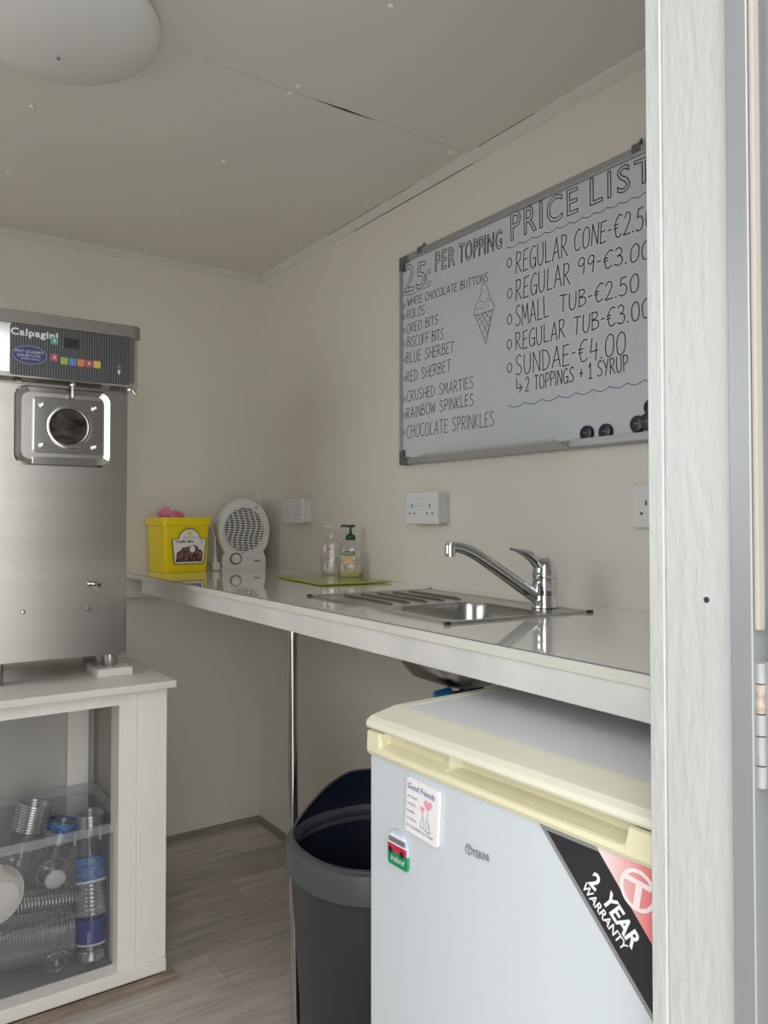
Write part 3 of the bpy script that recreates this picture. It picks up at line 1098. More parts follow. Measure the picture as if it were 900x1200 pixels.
for k in range(5):
    bm = B()
    x = -.095 + k * .046
    tube(bm, [(x, .035, .001), (x, .045, .0035), (x, .150, .0042), (x, .245, .0042), (x, .255, .001)], .0035, 8, flat=1)
    obj('drainer_rib', bm, m_sink, sk, smooth=True, world=False)
for x, y in ((-hx, hy), (hx, hy), (-hx, -hy), (hx, -hy)):
    obj('corner_clip', box(B(), x - .0055, x + .0055, y - .0045, y + .0045, -.0, .0055, .001, 1), m_black, sk, world=False)

# waste pipe under the bowl
bc = sinkM @ Vector((bowlc[0], bowlc[1], 0))
wp = thing('waste_pipe', 'dark blue waste fitting with bright blue cap hanging under the sink bowl', 'pipe', (bc.x, bc.y, ZT - .19))
bm = B()
tube(bm, [(bc.x, bc.y, ZT - .1425), (bc.x, bc.y, ZT - .205)], .026, 24)
tube(bm, [(bc.x, bc.y, ZT - .1435), (bc.x, bc.y, ZT - .150)], .032, 24)
obj('trap', bm, m_navypipe, wp, smooth=True)
e1 = Vector((bc.x - .070, bc.y + .028, ZT - .180))
dd = (e1 - Vector((bc.x, bc.y, ZT - .163))).normalized()
bm = B()
tube(bm, [(bc.x, bc.y, ZT - .178), e1], .015, 20)
obj('branch', bm, m_navypipe, wp, smooth=True)
bm = B()
tube(bm, [e1 - dd * .035, e1 - dd * .002, e1], [.018, .018, .0165], 24)
obj('cap', bm, m_blue, wp, smooth=True)

# ================================================================== tap
tx, ty = -.128, -1.628
tp = thing('mixer_tap', 'chrome single lever mixer tap at the back edge of the sink', 'tap', (tx, ty, ZT + .003))
bm = lathe(B(), [(0, 0), (.0285, 0), (.0285, .004), (.0262, .007), (.0255, .024), (.0248, .0255), (.0255, .027), (.0255, .060)], 36)
obj('body', bm, m_chrome, tp, smooth=True, world=False)
sa = Vector((-.93, .36, 0)).normalized()
base = Vector((0, 0, .016))
pts = smoothpts([tuple(base + sa * .012), tuple(base + sa * .055 + Vector((0, 0, .030))), tuple(base + sa * .120 + Vector((0, 0, .075))), tuple(base + sa * .155 + Vector((0, 0, .097))),
                 tuple(base + sa * .182 + Vector((0, 0, .108))), tuple(base + sa * .208 + Vector((0, 0, .111)))], 5)
k = len(pts)
bm = tube(B(), pts, [.0145 - .0042 * i / (k - 1) for i in range(k)], 18)
sp_ = obj('spout', bm, m_chrome, tp, smooth=True, world=False)
tip = Vector(pts[-1])
bm = tube(B(), [tip + Vector((0, 0, .008)) - sa * .004, tip - sa * .002, tip + Vector((0, 0, -.020)) - sa * .002], [.009, .0115, .0108], 20)
obj('aerator', bm, m_chrome, sp_, smooth=True, world=False)
# dome and lever: one smooth chrome handle
bm = lathe(B(), [(.0252, .0605), (.0258, .062), (.0258, .074), (.0235, .088), (.017, .099), (.007, .105), (0, .106)], 32)
hd = obj('handle_dome', bm, m_chrome, tp, smooth=True, world=False)
la = Vector((-.93, .36, 0)).normalized()
lp = smoothpts([tuple(Vector((0, 0, .078)) - la * .004), tuple(Vector((0, 0, .090)) + la * .016), tuple(Vector((0, 0, .106)) + la * .034), tuple(Vector((0, 0, .115)) + la * .054), tuple(Vector((0, 0, .121)) + la * .074)], 5)
k = len(lp)
side = la.cross(Vector((0, 0, 1)))
loops = []
for i, p in enumerate(lp):
    f = i / (k - 1)
    w_, h_ = .024 * (1 - f) + .0085 * f, .026 * (1 - f) ** 1.4 + .0028
    loops.append([Vector(p) + side * (w_ * math.cos(a * PI / 6)) + Vector((0, 0, 1)) * (h_ * math.sin(a * PI / 6)) for a in range(12)])
obj('lever', loft(B(), loops), m_chrome, tp, smooth=True, world=False)

# ================================================================== glass board and soap bottles
gb = thing('glass_board', 'lime green glass board lying under the soap bottles', 'board', (-.122, -.745, ZT), R(-6))
obj('glass', box(B(), -.110, .110, -.178, .178, .0022, .0072, .0012, 2), m_mat, gb, world=False)
for x in (-.095, .095):
    for y in (-.16, .16):
        obj('rubber_foot', lathe(B(), [(0, .0002), (.006, .0002), (.006, .0022), (0, .0022)], 10, Matrix.Translation((x, y, 0))), m_clearpl, gb, world=False)
ZM = ZT + .0073


def superel(a, b, z, n=28, e=.75, cx=0, cy=0):
    out = []
    for i in range(n):
        t = 2 * PI * i / n
        c, s = math.cos(t), math.sin(t)
        out.append((cx + a * math.copysign(abs(c) ** e, c), cy + b * math.copysign(abs(s) ** e, s), z))
    return out


# clear hand soap, tall slim bottle with clear pump (further)
s1 = thing('soap_dispenser', 'slim clear bottle with clear pump and red lettering, behind the green pump bottle', 'soap dispenser', (-.055, -.632, ZM), R(-35))
bm = loft(B(), [superel(a, b, z) for a, b, z in ((.028, .020, 0), (.0315, .0225, .004), (.033, .0235, .03), (.033, .0235, .085), (.031, .022, .098), (.022, .018, .110), (.0125, .0125, .116), (.0125, .0125, .122))], True, False)
obj('bottle', bm, m_clearpl, s1, smooth=True, world=False)
bm = loft(B(), [superel(a, b, z) for a, b, z in ((.029, .020, .003), (.031, .0215, .02), (.031, .0215, .055))])
obj('gel', bm, m_gel, s1, smooth=True, world=False)
bm = lathe(B(), [(.0135, .120), (.0135, .134), (.006, .137), (.004, .139), (.004, .150), (.0075, .150), (.0075, .158), (0, .159)], 20)
box(bm, -.024, 0, -.005, .005, .1515, .1575, .002, 1)
obj('pump', bm, m_clearpl2, s1, smooth=True, world=False)
bm = text_bm('88', .010, .015)
merge(bm, (lambda t: (t.transform(Matrix.Translation((-.003, -.012, 0))), t)[1])(text_bm('Hand', .006, .019)))
merge(bm, (lambda t: (t.transform(Matrix.Translation((-.007, -.021, 0))), t)[1])(text_bm('Moisture', .006, .028)))
merge(bm, (lambda t: (t.transform(Matrix.Translation((.002, -.030, 0))), t)[1])(text_bm('Gel', .006, .011)))
obj('lettering', bm, m_redprint, s1, world=False, M=place((-.011, -.0240, .078), (1, 0, 0), (0, 0, 1)))
# pump bottle with green top (nearer)
s2 = thing('soap_dispenser', 'rounded clear bottle with dark green pump and a little honey coloured soap', 'soap dispenser', (-.052, -.745, ZM), R(-36))
prof2 = ((.030, .019, 0), (.034, .022, .004), (.0385, .025, .03), (.0385, .025, .055), (.036, .024, .078), (.029, .021, .096), (.018, .016, .106), (.0125, .0125, .110), (.0125, .0125, .114))
obj('bottle', loft(B(), [superel(a, b, z) for a, b, z in prof2], True, False), m_clearpl2, s2, smooth=True, world=False)
obj('soap', loft(B(), [superel(a - .001, b - .001, z) for a, b, z in ((.031, .020, .002), (.035, .023, .006), (.0375, .0245, .026))]), m_soap, s2, smooth=True, world=False)
bm = lathe(B(), [(0, .112), (.0145, .112), (.0155, .114), (.0155, .126), (.013, .129), (.006, .131), (.0045, .133), (.0045, .153), (.010, .154), (.011, .158), (0, .159)], 22)
tube(bm, [(0, 0, .1555), (-.024, 0, .1565), (-.030, 0, .154)], .0038, 10)
tube(bm, [(0, 0, .1555), (.014, 0, .156)], .0042, 10)
obj('pump', bm, m_greenp, s2, smooth=True, world=False)
obj('label_band', prism(B(), rrect(-.022, .018, -.006, .006, .001), .0006, place((-.004, -.0256, .073), (1, 0, .0), (0, .15, 1))), m_labelg, s2, world=False)
obj('lettering', text_bm('PALMOLIVE', .0055, .033), m_white2, s2, world=False, M=place((-.0235, -.0263, .0705), (1, 0, 0), (0, .15, 1)))
bm = prism(B(), [(.019 * math.cos(a * PI / 8), .0125 * math.sin(a * PI / 8)) for a in range(16)], .0006)
obj('label_picture', bm, m_honey, s2, world=False, M=place((-.004, -.0258, .050), (1, 0, 0), (0, 0, 1)))
obj('label_stripe', prism(B(), rrect(-.018, .018, -.0025, .0025, .001), .0006, place((-.004, -.0258, .0645), (1, 0, .0), (0, .1, 1))), mat('yellow green stripe', (.45, .42, .05), .5), s2, world=False)

# ================================================================== yellow tub with pink cloth
yt_ = thing('mix_tub', 'yellow square plastic tub with waffle mix label in the corner of worktop', 'tub', (-.366, -.100, ZT), R(4))
TW, TD, TH = .086, .078, .190        # half width, half depth, height


def tubloop(hw, hd, z, r=.012):
    return [(x, y, z) for x, y in rrect(-hw, hw, -hd, hd, r)]


bm = loft(B(), [tubloop(.077, .070, .0005), tubloop(.079, .072, .004), tubloop(.084, .077, .160), tubloop(.089, .081, .162), tubloop(.090, .082, TH), tubloop(.086, .078, TH), tubloop(.083, .075, .160), tubloop(.077, .070, .006)])
tubo = obj('tub_wall', bm, m_yellow, yt_, smooth=True, world=False)
# label, a flat print stuck on the front; slight slope of the wall
LM = place((.006, -.0805, .084), (1, 0, 0), (0, -.032, 1)) @ Matrix.Scale(1.14, 4)
shape = [(-.046, -.050), (.046, -.050), (.050, -.045), (.058, .030), (.036, .030)] + [(.034 * math.cos(a), .034 + .028 * math.sin(a)) for a in [PI * i / 10 for i in range(11)]] + [(-.036, .030), (-.058, .030), (-.050, -.045)]
shape = [(x * .92, y * .92) for x, y in shape]
obj('label_border', prism(B(), [(x * 1.07, y * 1.06) for x, y in shape], .0008, LM), mat('olive label border', (.16, .15, .03), .5), yt_, world=False)
lab = obj('label', prism(B(), shape, .0012, LM), m_labelw, yt_, world=False)
heap = [(-.043, -.043), (.042, -.043), (.044, -.012), (.038, -.002), (.030, .001), (.026, .012), (.016, .016), (.004, .013), (-.006, .010), (-.020, .009), (-.028, -.001), (-.040, -.010)]
heap = [(x, y * .86 - .0045) for x, y in heap]
obj('label_picture', prism(B(), heap, .0015, LM), m_brown, lab, world=False, M=None)
obj('cream_swirl', prism(B(), [(.010 + .009 * math.cos(a * PI / 6), -.003 + .010 * math.sin(a * PI / 6)) for a in range(12)], .0018, LM), m_lip, lab, world=False)
obj('lettering', text_bm('Waffle Mix', .0085, .060, bold=.015), m_black, lab, world=False, M=LM @ Matrix.Translation((-.046, .0165, .0014)))
obj('lettering', text_bm('Gluten Free', .007, .042), m_grey2, lab, world=False, M=LM @ Matrix.Translation((-.021, .0295, .0014)))
bm = ribbon(B(), [(.0055 * math.cos(a * PI / 6), .0055 * math.sin(a * PI / 6)) for a in range(13)], .0009)
ribbon(bm, [(-.003, -.003), (.003, .003)], .0009)
obj('round_mark', bm, m_grey2, lab, world=False, M=LM @ Matrix.Translation((.040, .020, .0014)))
bm = B()
for a in range(5):
    prism(bm, [(0, 0), (.004, .0025), (.0085, 0), (.004, -.0025)], .0003, Matrix.Translation((0, .045, .0014)) @ Matrix.Rotation(a * 2 * PI / 5 + .3, 4, 'Z'))
obj('yellow_emblem', bm, m_yellow, lab, world=False, M=LM)
# cloth: crumpled folded sheet poking out of the tub
bm = B()
bmesh.ops.create_uvsphere(bm, u_segments=20, v_segments=12, radius=1)
for v in bm.verts:
    n_ = math.sin(v.co.x * 7 + v.co.z * 4) * .10 + math.sin(v.co.y * 9 + v.co.x * 5) * .08
    v.co *= 1 + n_
    v.co = Vector((v.co.x * .044, v.co.y * .030, v.co.z * .026 + (.012 if v.co.x < -.3 else 0)))
bmc = B()
cz_ = thing('pink_cloth', 'crumpled pink cloth sticking out of the yellow tub', 'cloth', (-.392, -.098, ZT + .188))
obj('cloth', bm, m_pink, cz_, smooth=True, world=False)
bmc.free()

# ================================================================== fan heater
HX, HY = -.123, -.098
ht = thing('fan_heater', 'white upright fan heater with round wavy grille and dial, in the worktop corner', 'heater', (HX, HY, ZT), R(-14))
# outline in local xz
out = []
for i in range(44):
    a = 2 * PI * i / 44
    x = .098 * math.cos(a)
    z = .142 + .122 * math.sin(a)
    if z < .045:
        z = max(z, .045)
    out.append((x, z))
top = [(x, z) for x, z in out if z > .058]
top.sort(key=lambda p: math.atan2(p[1] - .142, p[0]))
st = min(range(len(top)), key=lambda i: math.atan2(top[i][1] - .142, top[i][0]) + (10 if math.atan2(top[i][1] - .142, top[i][0]) < -PI / 2 else 0))
ring = sorted(top, key=lambda p: (math.atan2(p[1] - .142, p[0]) + PI / 2) % (2 * PI))
body2 = ring + [(-.083, .040), (-.083, .012), (-.080, .006), (.080, .006), (.083, .012), (.083, .040)]


def sl(scale, y):
    return [(x * scale, y, .142 + (z - .142) * scale if z > .02 else z) for x, z in body2]


bm = loft(B(), [sl(.93, -.052), sl(.985, -.046), sl(1, -.036), sl(1, .020), sl(.97, .040), sl(.88, .052)])
hz_ = obj('housing', bm, m_heater, ht, smooth=True, world=False)
obj('foot_base', prism(B(), rrect(-.084, .084, -.050, .050, .012), .008, Matrix.Translation((0, 0, 0))), m_heater, ht, world=False)
GC = (.0, -.0525, .146)
MG = place(GC, (1, 0, 0), (0, 0, 1))
gx, gz = .073, .080
bm = prism(B(), [(gx * math.cos(a * PI / 20), gz * math.sin(a * PI / 20)) for a in range(40)], .0006, MG)
gr = obj('grille_opening', bm, m_dark, ht, world=False)
bm = B()
for i in range(-9, 10):           # slanting fine bars
    z = i * .0088
    hw = gx * math.sqrt(max(0, 1 - (z / gz) ** 2))
    if hw < .01:
        continue
    ribbon(bm, [(-hw, z + .004), (0, z), (hw, z - .004)], .0038, .0012)
obj('fine_bars', bm, m_grill, gr, world=False, M=MG)
bm = B()
for i in range(-3, 4):           # wavy uprights
    pts = []
    for k in range(17):
        z = -gz + 2 * gz * k / 16
        x = i * .0195 + .006 * math.sin(z * 55 + .8)
        if (x / gx) ** 2 + (z / gz) ** 2 < 1.0:
            pts.append((x, z))
    if len(pts) > 2:
        ribbon(bm, pts, .0042, .0020)
obj('wavy_bars', bm, m_heater, gr, world=False, M=MG)
bm = B()
for r_, y_ in ((0, 0),):
    loops = []
    for k in range(48):
        a = 2 * PI * k / 48
        c, s = math.cos(a), math.sin(a)
        loops.append([((gx + d) * c, (gz + d) * s, h) for d, h in ((-.002, .001), (0, .0035), (.003, .0035), (.005, .0))])
    loft(bm, loops + [loops[0]], False, False)
bmesh.ops.remove_doubles(bm, verts=bm.verts[:], dist=1e-5)
obj('grille_ring', bm, m_heater, ht, smooth=True, world=False, M=MG)
MD = place((-.030, -.0522, .040), (1, 0, 0), (0, 0, 1))
obj('dial_plate', lathe(B(), [(0, .0022), (.0205, .0022), (.0215, 0)], 28, MD), m_dark, ht, smooth=True, world=False)
obj('dial', lathe(B(), [(0, .010), (.014, .010), (.017, .007), (.0175, 0)], 28, MD), m_heater, ht, smooth=True, world=False)
obj('indicator_light', lathe(B(), [(0, .003), (.003, .002), (.0035, 0)], 12, place((-.006, -.0524, .062), (1, 0, 0), (0, 0, 1))), m_red, ht, smooth=True, world=False)
obj('badge', box(B(), .036, .056, -.0545, -.048, .028, .034), m_greyprint, ht, world=False)
bm = ribbon(B(), [(.0, -.006), (.006, .006), (.014, .002), (.020, -.004)], .0009)
obj('dial_scale', bm, m_grey2, ht, world=False, M=place((.006, -.0526, .038), (1, 0, 0), (0, 0, 1)))
bm = prism(B(), rrect(-.024, .024, -.0055, .0055, .005), .0006, place((0, -.0522, .2405), (1, 0, 0), (0, 0, 1)))
obj('carry_slot', bm, m_grill, ht, world=False)
obj('thermostat_mark', lathe(B(), [(0, .002), (.004, .001), (.0045, 0)], 12, place((.044, -.0524, .226), (1, 0, 0), (0, 0, 1))), m_grey2, ht, smooth=True, world=False)
# its cord and plug standing between heater and tub
bm = tube(B(), smoothpts([(-.235, -.06, ZT + .135), (-.243, -.10, ZT + .150), (-.243, -.135, ZT + .115), (-.246, -.145, ZT + .075), (-.246, -.145, ZT + .045)], 6), .0028, 8)
cord = obj('power_cord', bm, m_heater, ht, smooth=True)
bm = box(B(), -.260, -.232, -.160, -.132, ZT + .001, ZT + .032, .006, 2)
tube(bm, [(-.246, -.146, ZT + .03), (-.246, -.145, ZT + .055)], [.009, .005], 12)
obj('plug', bm, m_heater, cord, smooth=True)

# ================================================================== cabinet under the machine
CY0 = -.804
cb = thing('cabinet', 'open white painted timber cabinet carrying the steel machine', 'cabinet', (-.95, -.6, 0))
CXL = -1.36
obj('top_board', box(B(), CXL - .01, -.632, -.842, -.372, .738, .756, .003, 2), m_cabtop, cb)
obj('post', box(B(), -.7198, -.6440, CY0, CY0 + .045, .0505, .738, .0008, 1), m_cabpaint, cb)
obj('post', box(B(), -.7645, -.7202, CY0 + .0004, CY0 + .072, .0505, .738, .0008, 1), m_cabpaint, cb)
obj('front_rail', box(B(), -1.30, -.7647, CY0 + .001, CY0 + .045, .703, .7378, .001, 2), m_cabpaint, cb)
obj('bottom_rail', box(B(), CXL, -.6445, -.811, -.760, .018, .050, .002, 2), m_cabpaint, cb)
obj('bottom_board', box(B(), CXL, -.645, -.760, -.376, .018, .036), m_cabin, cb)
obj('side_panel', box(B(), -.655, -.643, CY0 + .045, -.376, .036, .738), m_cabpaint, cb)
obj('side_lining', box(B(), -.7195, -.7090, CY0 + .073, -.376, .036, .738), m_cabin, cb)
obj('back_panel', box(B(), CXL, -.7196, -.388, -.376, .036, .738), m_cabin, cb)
obj('stud', box(B(), -.800, -.742, -.418, -.3885, .036, .738, .001, 1), m_cabpaint, cb)
obj('post', box(B(), CXL, -1.30, CY0, CY0 + .045, .045, .738, .0015, 2), m_cabpaint, cb)
bt = thing('floor_batten', 'raw timber batten on the floor along the cabinet foot', 'batten', (-1.0, -.835, 0))
bm = B()
loops = []
for i in range(9):
    x = CXL + (-.628 - CXL) * i / 8
    w_ = random.uniform(-.0015, .0015)
    loops.append([(x, -.838 + w_, 0), (x, -.840 + w_, .011), (x, -.834, .0175 + w_ * .3), (x, -.814, .0165), (x, -.8115, 0)])
obj('timber', loft(bm, loops), m_rawwood, bt)
bk = tag(obj('wood_block', box(B(), -.792, -.703, -.708, -.588, .7565, .7775, .002, 2), m_block), 'white painted wood block under the right foot of steel machine', 'block')
bk['kind'] = ''
del bk['kind']
# re-home the block's origin at its own base
bk.data.transform(Matrix.Translation((.7475, .648, -.7565)))
bk.location = (-.7475, -.648, .7565)

# ================================================================== soft serve machine
MY = -.700
mx0, mx1 = -1.036, -.7185
mc = thing('ice_cream_machine', 'stainless steel soft serve machine standing on the white cabinet', 'ice cream machine', ((mx0 + mx1) / 2, -.5, .757))
obj('body', box(B(), mx0, mx1, MY, -.385, .812, 1.60, .0035, 2), m_sst, mc)
# header: bulging housing across the top
bm = B()
hp_ = [(-.385, 1.515), (-.715, 1.500), (-.738, 1.508), (-.742, 1.518), (-.742, 1.640), (-.385, 1.640)]
loft(bm, [[(x, y + dy, z) for y, z in hp_] for x, dy in ((mx0 - .020, .0), (mx0 - .014, -.002), (-.716, -.002))])
bm2 = [(x, y) for x, y in ((-.716, -.744), (-.712, -.743), (-.706, -.738), (-.703, -.730), (-.703, -.385), (-.716, -.385))]
prism(bm, bm2, .132, Matrix.Translation((0, 0, 1.508)))
hdr = obj('header', bm, m_sst2, mc, smooth=False)
bm = prism(B(), [(mx0 - .022, -.385), (mx0 - .022, -.750), (-.716, -.750), (-.707, -.747), (-.701, -.741), (-.698, -.732), (-.698, -.385)], .032, Matrix.Translation((0, 0, 1.636)), .004)
obj('top_cap', bm, m_cap, mc)
# control panel on the header front
PM = place((-1.0115, -.7445, 1.5115), (1, 0, 0), (0, 0, 1))
PW, PH = .284, .124
cpn = obj('control_panel', prism(B(), rrect(0, PW, 0, PH, .006), .0012, PM), m_stripe, mc)


def pp(px, py):
    q = on_plane(px, py, 1, -.746)
    return q.x + 1.0115, q.z - 1.5115


def stick(name, bm, m, px, py, parent=cpn, dz=.0013):
    x, y = pp(px, py)
    return obj(name, bm, m, parent, M=PM @ Matrix.Translation((x, y, dz)))


x, y = pp(12.5, 391.5)
a = pp(12.5, 391.5)
b = pp(68.0, 396)
stick('lettering', text_bm('Calpagini', .0165, b[0] - a[0], bold=.035, sp=1.12), m_white2, 12.5, 391)
x, y = pp(34.8, 415.5)
stick('oval_badge', prism(B(), [(.0405 * math.cos(t * PI / 16), .0235 * math.sin(t * PI / 16)) for t in range(32)], .0004), mat('blue badge', (.05, .055, .17), .4), 34.8, 416)
stick('oval_badge_line', ribbon(B(), [(.0385 * math.cos(t * PI / 16), .0218 * math.sin(t * PI / 16)) for t in range(33)], .0008, .0006), m_skyprint, 34.8, 416)
for s, h, w_, dx, dy in (("PAT O'LEARY", .0065, .064, -.032, .0045), ('SALES LTD.', .0060, .054, -.028, -.0045), ('EXPERT ADVICE', .0034, .044, -.020, -.0115)):
    o = stick('lettering', text_bm(s, h, w_, bold=.015), m_skyprint, 34.8, 416, dz=.0018)
    o.data.transform(Matrix.Translation((dx, 0, dy)))
cols = {(64, 399.5): (.10, .40, .32), (63.8, 419): (.55, .10, .15), (75.3, 423): (.33, .50, .10), (85.2, 424.2): (.12, .25, .52), (94.8, 425.2): (.72, .26, .10), (104.2, 426.2): (.50, .10, .12), (113.8, 427.3): (.75, .50, .08)}
for i, ((px, py), c) in enumerate(cols.items()):
    mm = mat('panel button ' + str(i), c, .35)
    bt_ = stick('button', prism(B(), rrect(-.0085, .0085, -.0090, .0090, .002), .0012, None, .0004), mm, px, py)
    x, y = pp(px, py)
    bm = prism(B(), [(-.003, 0), (0, .0045), (.003, 0), (.001, 0), (.001, -.004), (-.001, -.004), (-.001, 0)], .0004)
    if i in (0, 1, 5):
        obj('symbol', bm, m_white2, bt_, M=PM @ Matrix.Translation((x, y, .0025)))
stick('display', prism(B(), rrect(-.0165, .0165, -.0125, .0125, .0015), .0008), mat('display glass', (.045, .047, .05), .15), 84, 402.5)
for px in (104.5, 115):
    o = stick('lettering', text_bm('COOL' if px < 110 else 'CLEAN', .0035, .014), m_greyprint, px, 409)
o = stick('cone_symbol', prism(B(), [(-.0045, 0), (.0045, 0), (0, -.013)], .0004), m_white2, 139.5, 434)
o = stick('swirl_symbol', prism(B(), [(.005 * math.cos(t * PI / 6), .0075 * math.sin(t * PI / 6) + .008) for t in range(12)], .0004), m_greyprint, 139.5, 434)
# toggle lever under header, small lever at the right end
bm = tube(B(), [(-.863, -.722, 1.508), (-.8625, -.724, 1.470)], [.0042, .0048], 12)
tube(bm, [(-.863, -.722, 1.512), (-.863, -.722, 1.500)], .009, 14)
obj('toggle_lever', bm, m_sst2, mc, smooth=True)
bm = tube(B(), [(-.718, -.725, 1.510), (-.708, -.735, 1.490)], [.005, .0035], 10)
tube(bm, [(-.722, -.725, 1.512), (-.722, -.725, 1.500)], .008, 12)
obj('side_lever', bm, m_sst2, mc, smooth=True)
# dispensing plate: bevelled frame, inner plate, ring, dark bore, four studs
FM = place((-.8785, MY, 1.3975), (1, 0, 0), (0, 0, 1))
fw_, fh_ = .1165, .0985


def lp_(hw, hh, r, z):
    return [(x, y, z) for x, y in rrect(-hw, hw, -hh, hh, r, 6)]


bm = loft(B(), [lp_(fw_, fh_, .028, .0002), lp_(fw_, fh_, .028, .003), lp_(fw_ - .004, fh_ - .004, .026, .005)] + [lp_(fw_ - .034, fh_ - .030, .010, -.006)], False, False)
obj('surround', bm, m_sst2, mc, smooth=False, M=FM)
bm = loft(B(), [lp_(.083, .069, .008, -.004), lp_(.083, .069, .008, .008), lp_(.0815, .0675, .007, .0095)])
FM2 = FM @ Matrix.Translation((.010, .002, 0))
dp = obj('dispensing_plate', bm, m_sst2, mc, M=FM2)
obj('bore_ring', lathe(B(), [(.0455, .006), (.0455, .0135), (.0525, .0145), (.056, .0125), (.0565, .0095)], 40, FM2 @ Matrix.Translation((0, -.001, 0))), m_sst2, dp, smooth=True)
obj('bore', lathe(B(), [(.0455, .0115), (.044, .0100), (.040, .0098), (.024, .0102), (0, .0104)], 40, FM2 @ Matrix.Translation((0, -.001, 0))), mat('dark polished bore', (.16, .13, .11), .22, metal=1, var=.75, scale=22, stretch=(1, 1, 2.5)), dp, smooth=True)
for sx_ in (-1, 1):
    for sz_ in (-1, 1):
        bm = tube(B(), [(0, 0, .008), (0, 0, .012)], .0085, 14)
        tube(bm, [(0, 0, .010), (.001, 0, .034)], .0042, 10)
        obj('stud', bm, m_sst2, dp, smooth=True, M=FM2 @ Matrix.Translation((sx_ * .063, sz_ * .050, 0)))
obj('drip_ledge', box(B(), -.075, .078, -.096, -.078, .001, .010, .001, 1, FM), m_sst2, mc)
for q in (-.012, .012):
    obj('keyhole', lathe(B(), [(0, .0005), (.006, .0005)], 14, place((-.747 + q, MY - .0005, 1.468), (1, 0, 0), (0, 0, 1))), m_greyprint, mc)
# drain spigot, bolts and feet
g = on_plane(108, 684, 1, MY)
bm = tube(B(), [(g.x, MY + .002, g.z), (g.x + .004, MY - .008, g.z)], .011, 18)
tube(bm, [(g.x + .004, MY - .006, g.z), (g.x + .010, MY - .030, g.z - .002)], [.0065, .0060], 14)
tube(bm, [(g.x - .012, MY - .004, g.z + .001), (g.x + .004, MY - .006, g.z)], .0045, 10)
spg = obj('drain_spigot', bm, m_sst2, mc, smooth=True)
obj('spigot_bore', lathe(B(), [(0, .0004), (.004, .0004)], 12, place((g.x + .010, MY - .0304, g.z - .002), (1, 0, 0), (0, 0, 1))), m_dark, spg)
for px, py, r_ in ((104, 713, .0065), (27, 717, .0055)):
    g = on_plane(px, py, 1, MY)
    obj('bolt', lathe(B(), [(0, .004), (r_ * .7, .0036), (r_, .001), (r_, 0)], 16, place((g.x, MY, g.z), (1, 0, 0), (0, 0, 1))), m_sst2, mc, smooth=True)
for fx, zb in ((-.7475, .7775), (-1.024, .756)):
    for fy in (-.650, -.44):
        z_ = zb if fy < -.6 else .756
        zf = z_ + .0003
        bm = lathe(B(), [(0, 0), (.019, 0), (.0195, .002), (.0195, .8125 - zf), (0, .8125 - zf)], 24, Matrix.Translation((fx, fy, zf)))
        obj('foot', bm, m_sst2, mc, smooth=True)

# ================================================================== storage box and what is in it
ZB = .0365
bxm = thing('storage_box', 'large clear plastic storage box inside the cabinet', 'storage box', (-.985, -.545, ZB))
BX0, BX1, BYF, BYB, BZR = -1.255, -.727, -.775, -.425, .405


def bl(x0, x1, y0, y1, z, r=.035):
    return [(x, y, z) for x, y in rrect(x0, x1, y0, y1, r)]


bm = loft(B(), [bl(BX0 + .018, BX1 - .018, BYF + .011, BYB - .022, ZB + .001), bl(BX0 + .010, BX1 - .010, BYF + .008, BYB - .008, BZR - .022)], True, False)
obj('shell', bm, m_box, bxm, smooth=True)
bm = loft(B(), [bl(BX0 + .012, BX1 - .012, BYF + .010, BYB - .010, BZR - .024), bl(BX0 + .001, BX1 - .001, BYF, BYB, BZR - .022), bl(BX0 + .001, BX1 - .001, BYF, BYB, BZR - .001),
                bl(BX0 + .004, BX1 - .004, BYF + .003, BYB - .003, BZR), bl(BX0 + .009, BX1 - .009, BYF + .008, BYB - .008, BZR - .002)], False, False)
rimo = obj('rim', bm, m_boxrim, bxm, smooth=True)
for x in (-.98, -.86, -.80):
    obj('rim_rib', box(B(), x - .002, x + .002, BYF - .001, BYF + .006, BZR - .034, BZR), m_boxrim, rimo)
bm = tube(B(), smoothpts([(-1.02, BYF + .013, .190), (-.975, BYF + .013, .195), (-.83, BYF + .013, .196), (-.79, BYF + .013, .202)], 4), .0012, 6)
obj('handle_line', bm, m_boxrim, bxm, smooth=True)


def cup_profile(r, h):
    return [(r * .64, 0), (r * .66, .003), (r * .93, h - .008), (r * .95, h - .006), (r, h - .004), (r, h), (r * .95, h)]


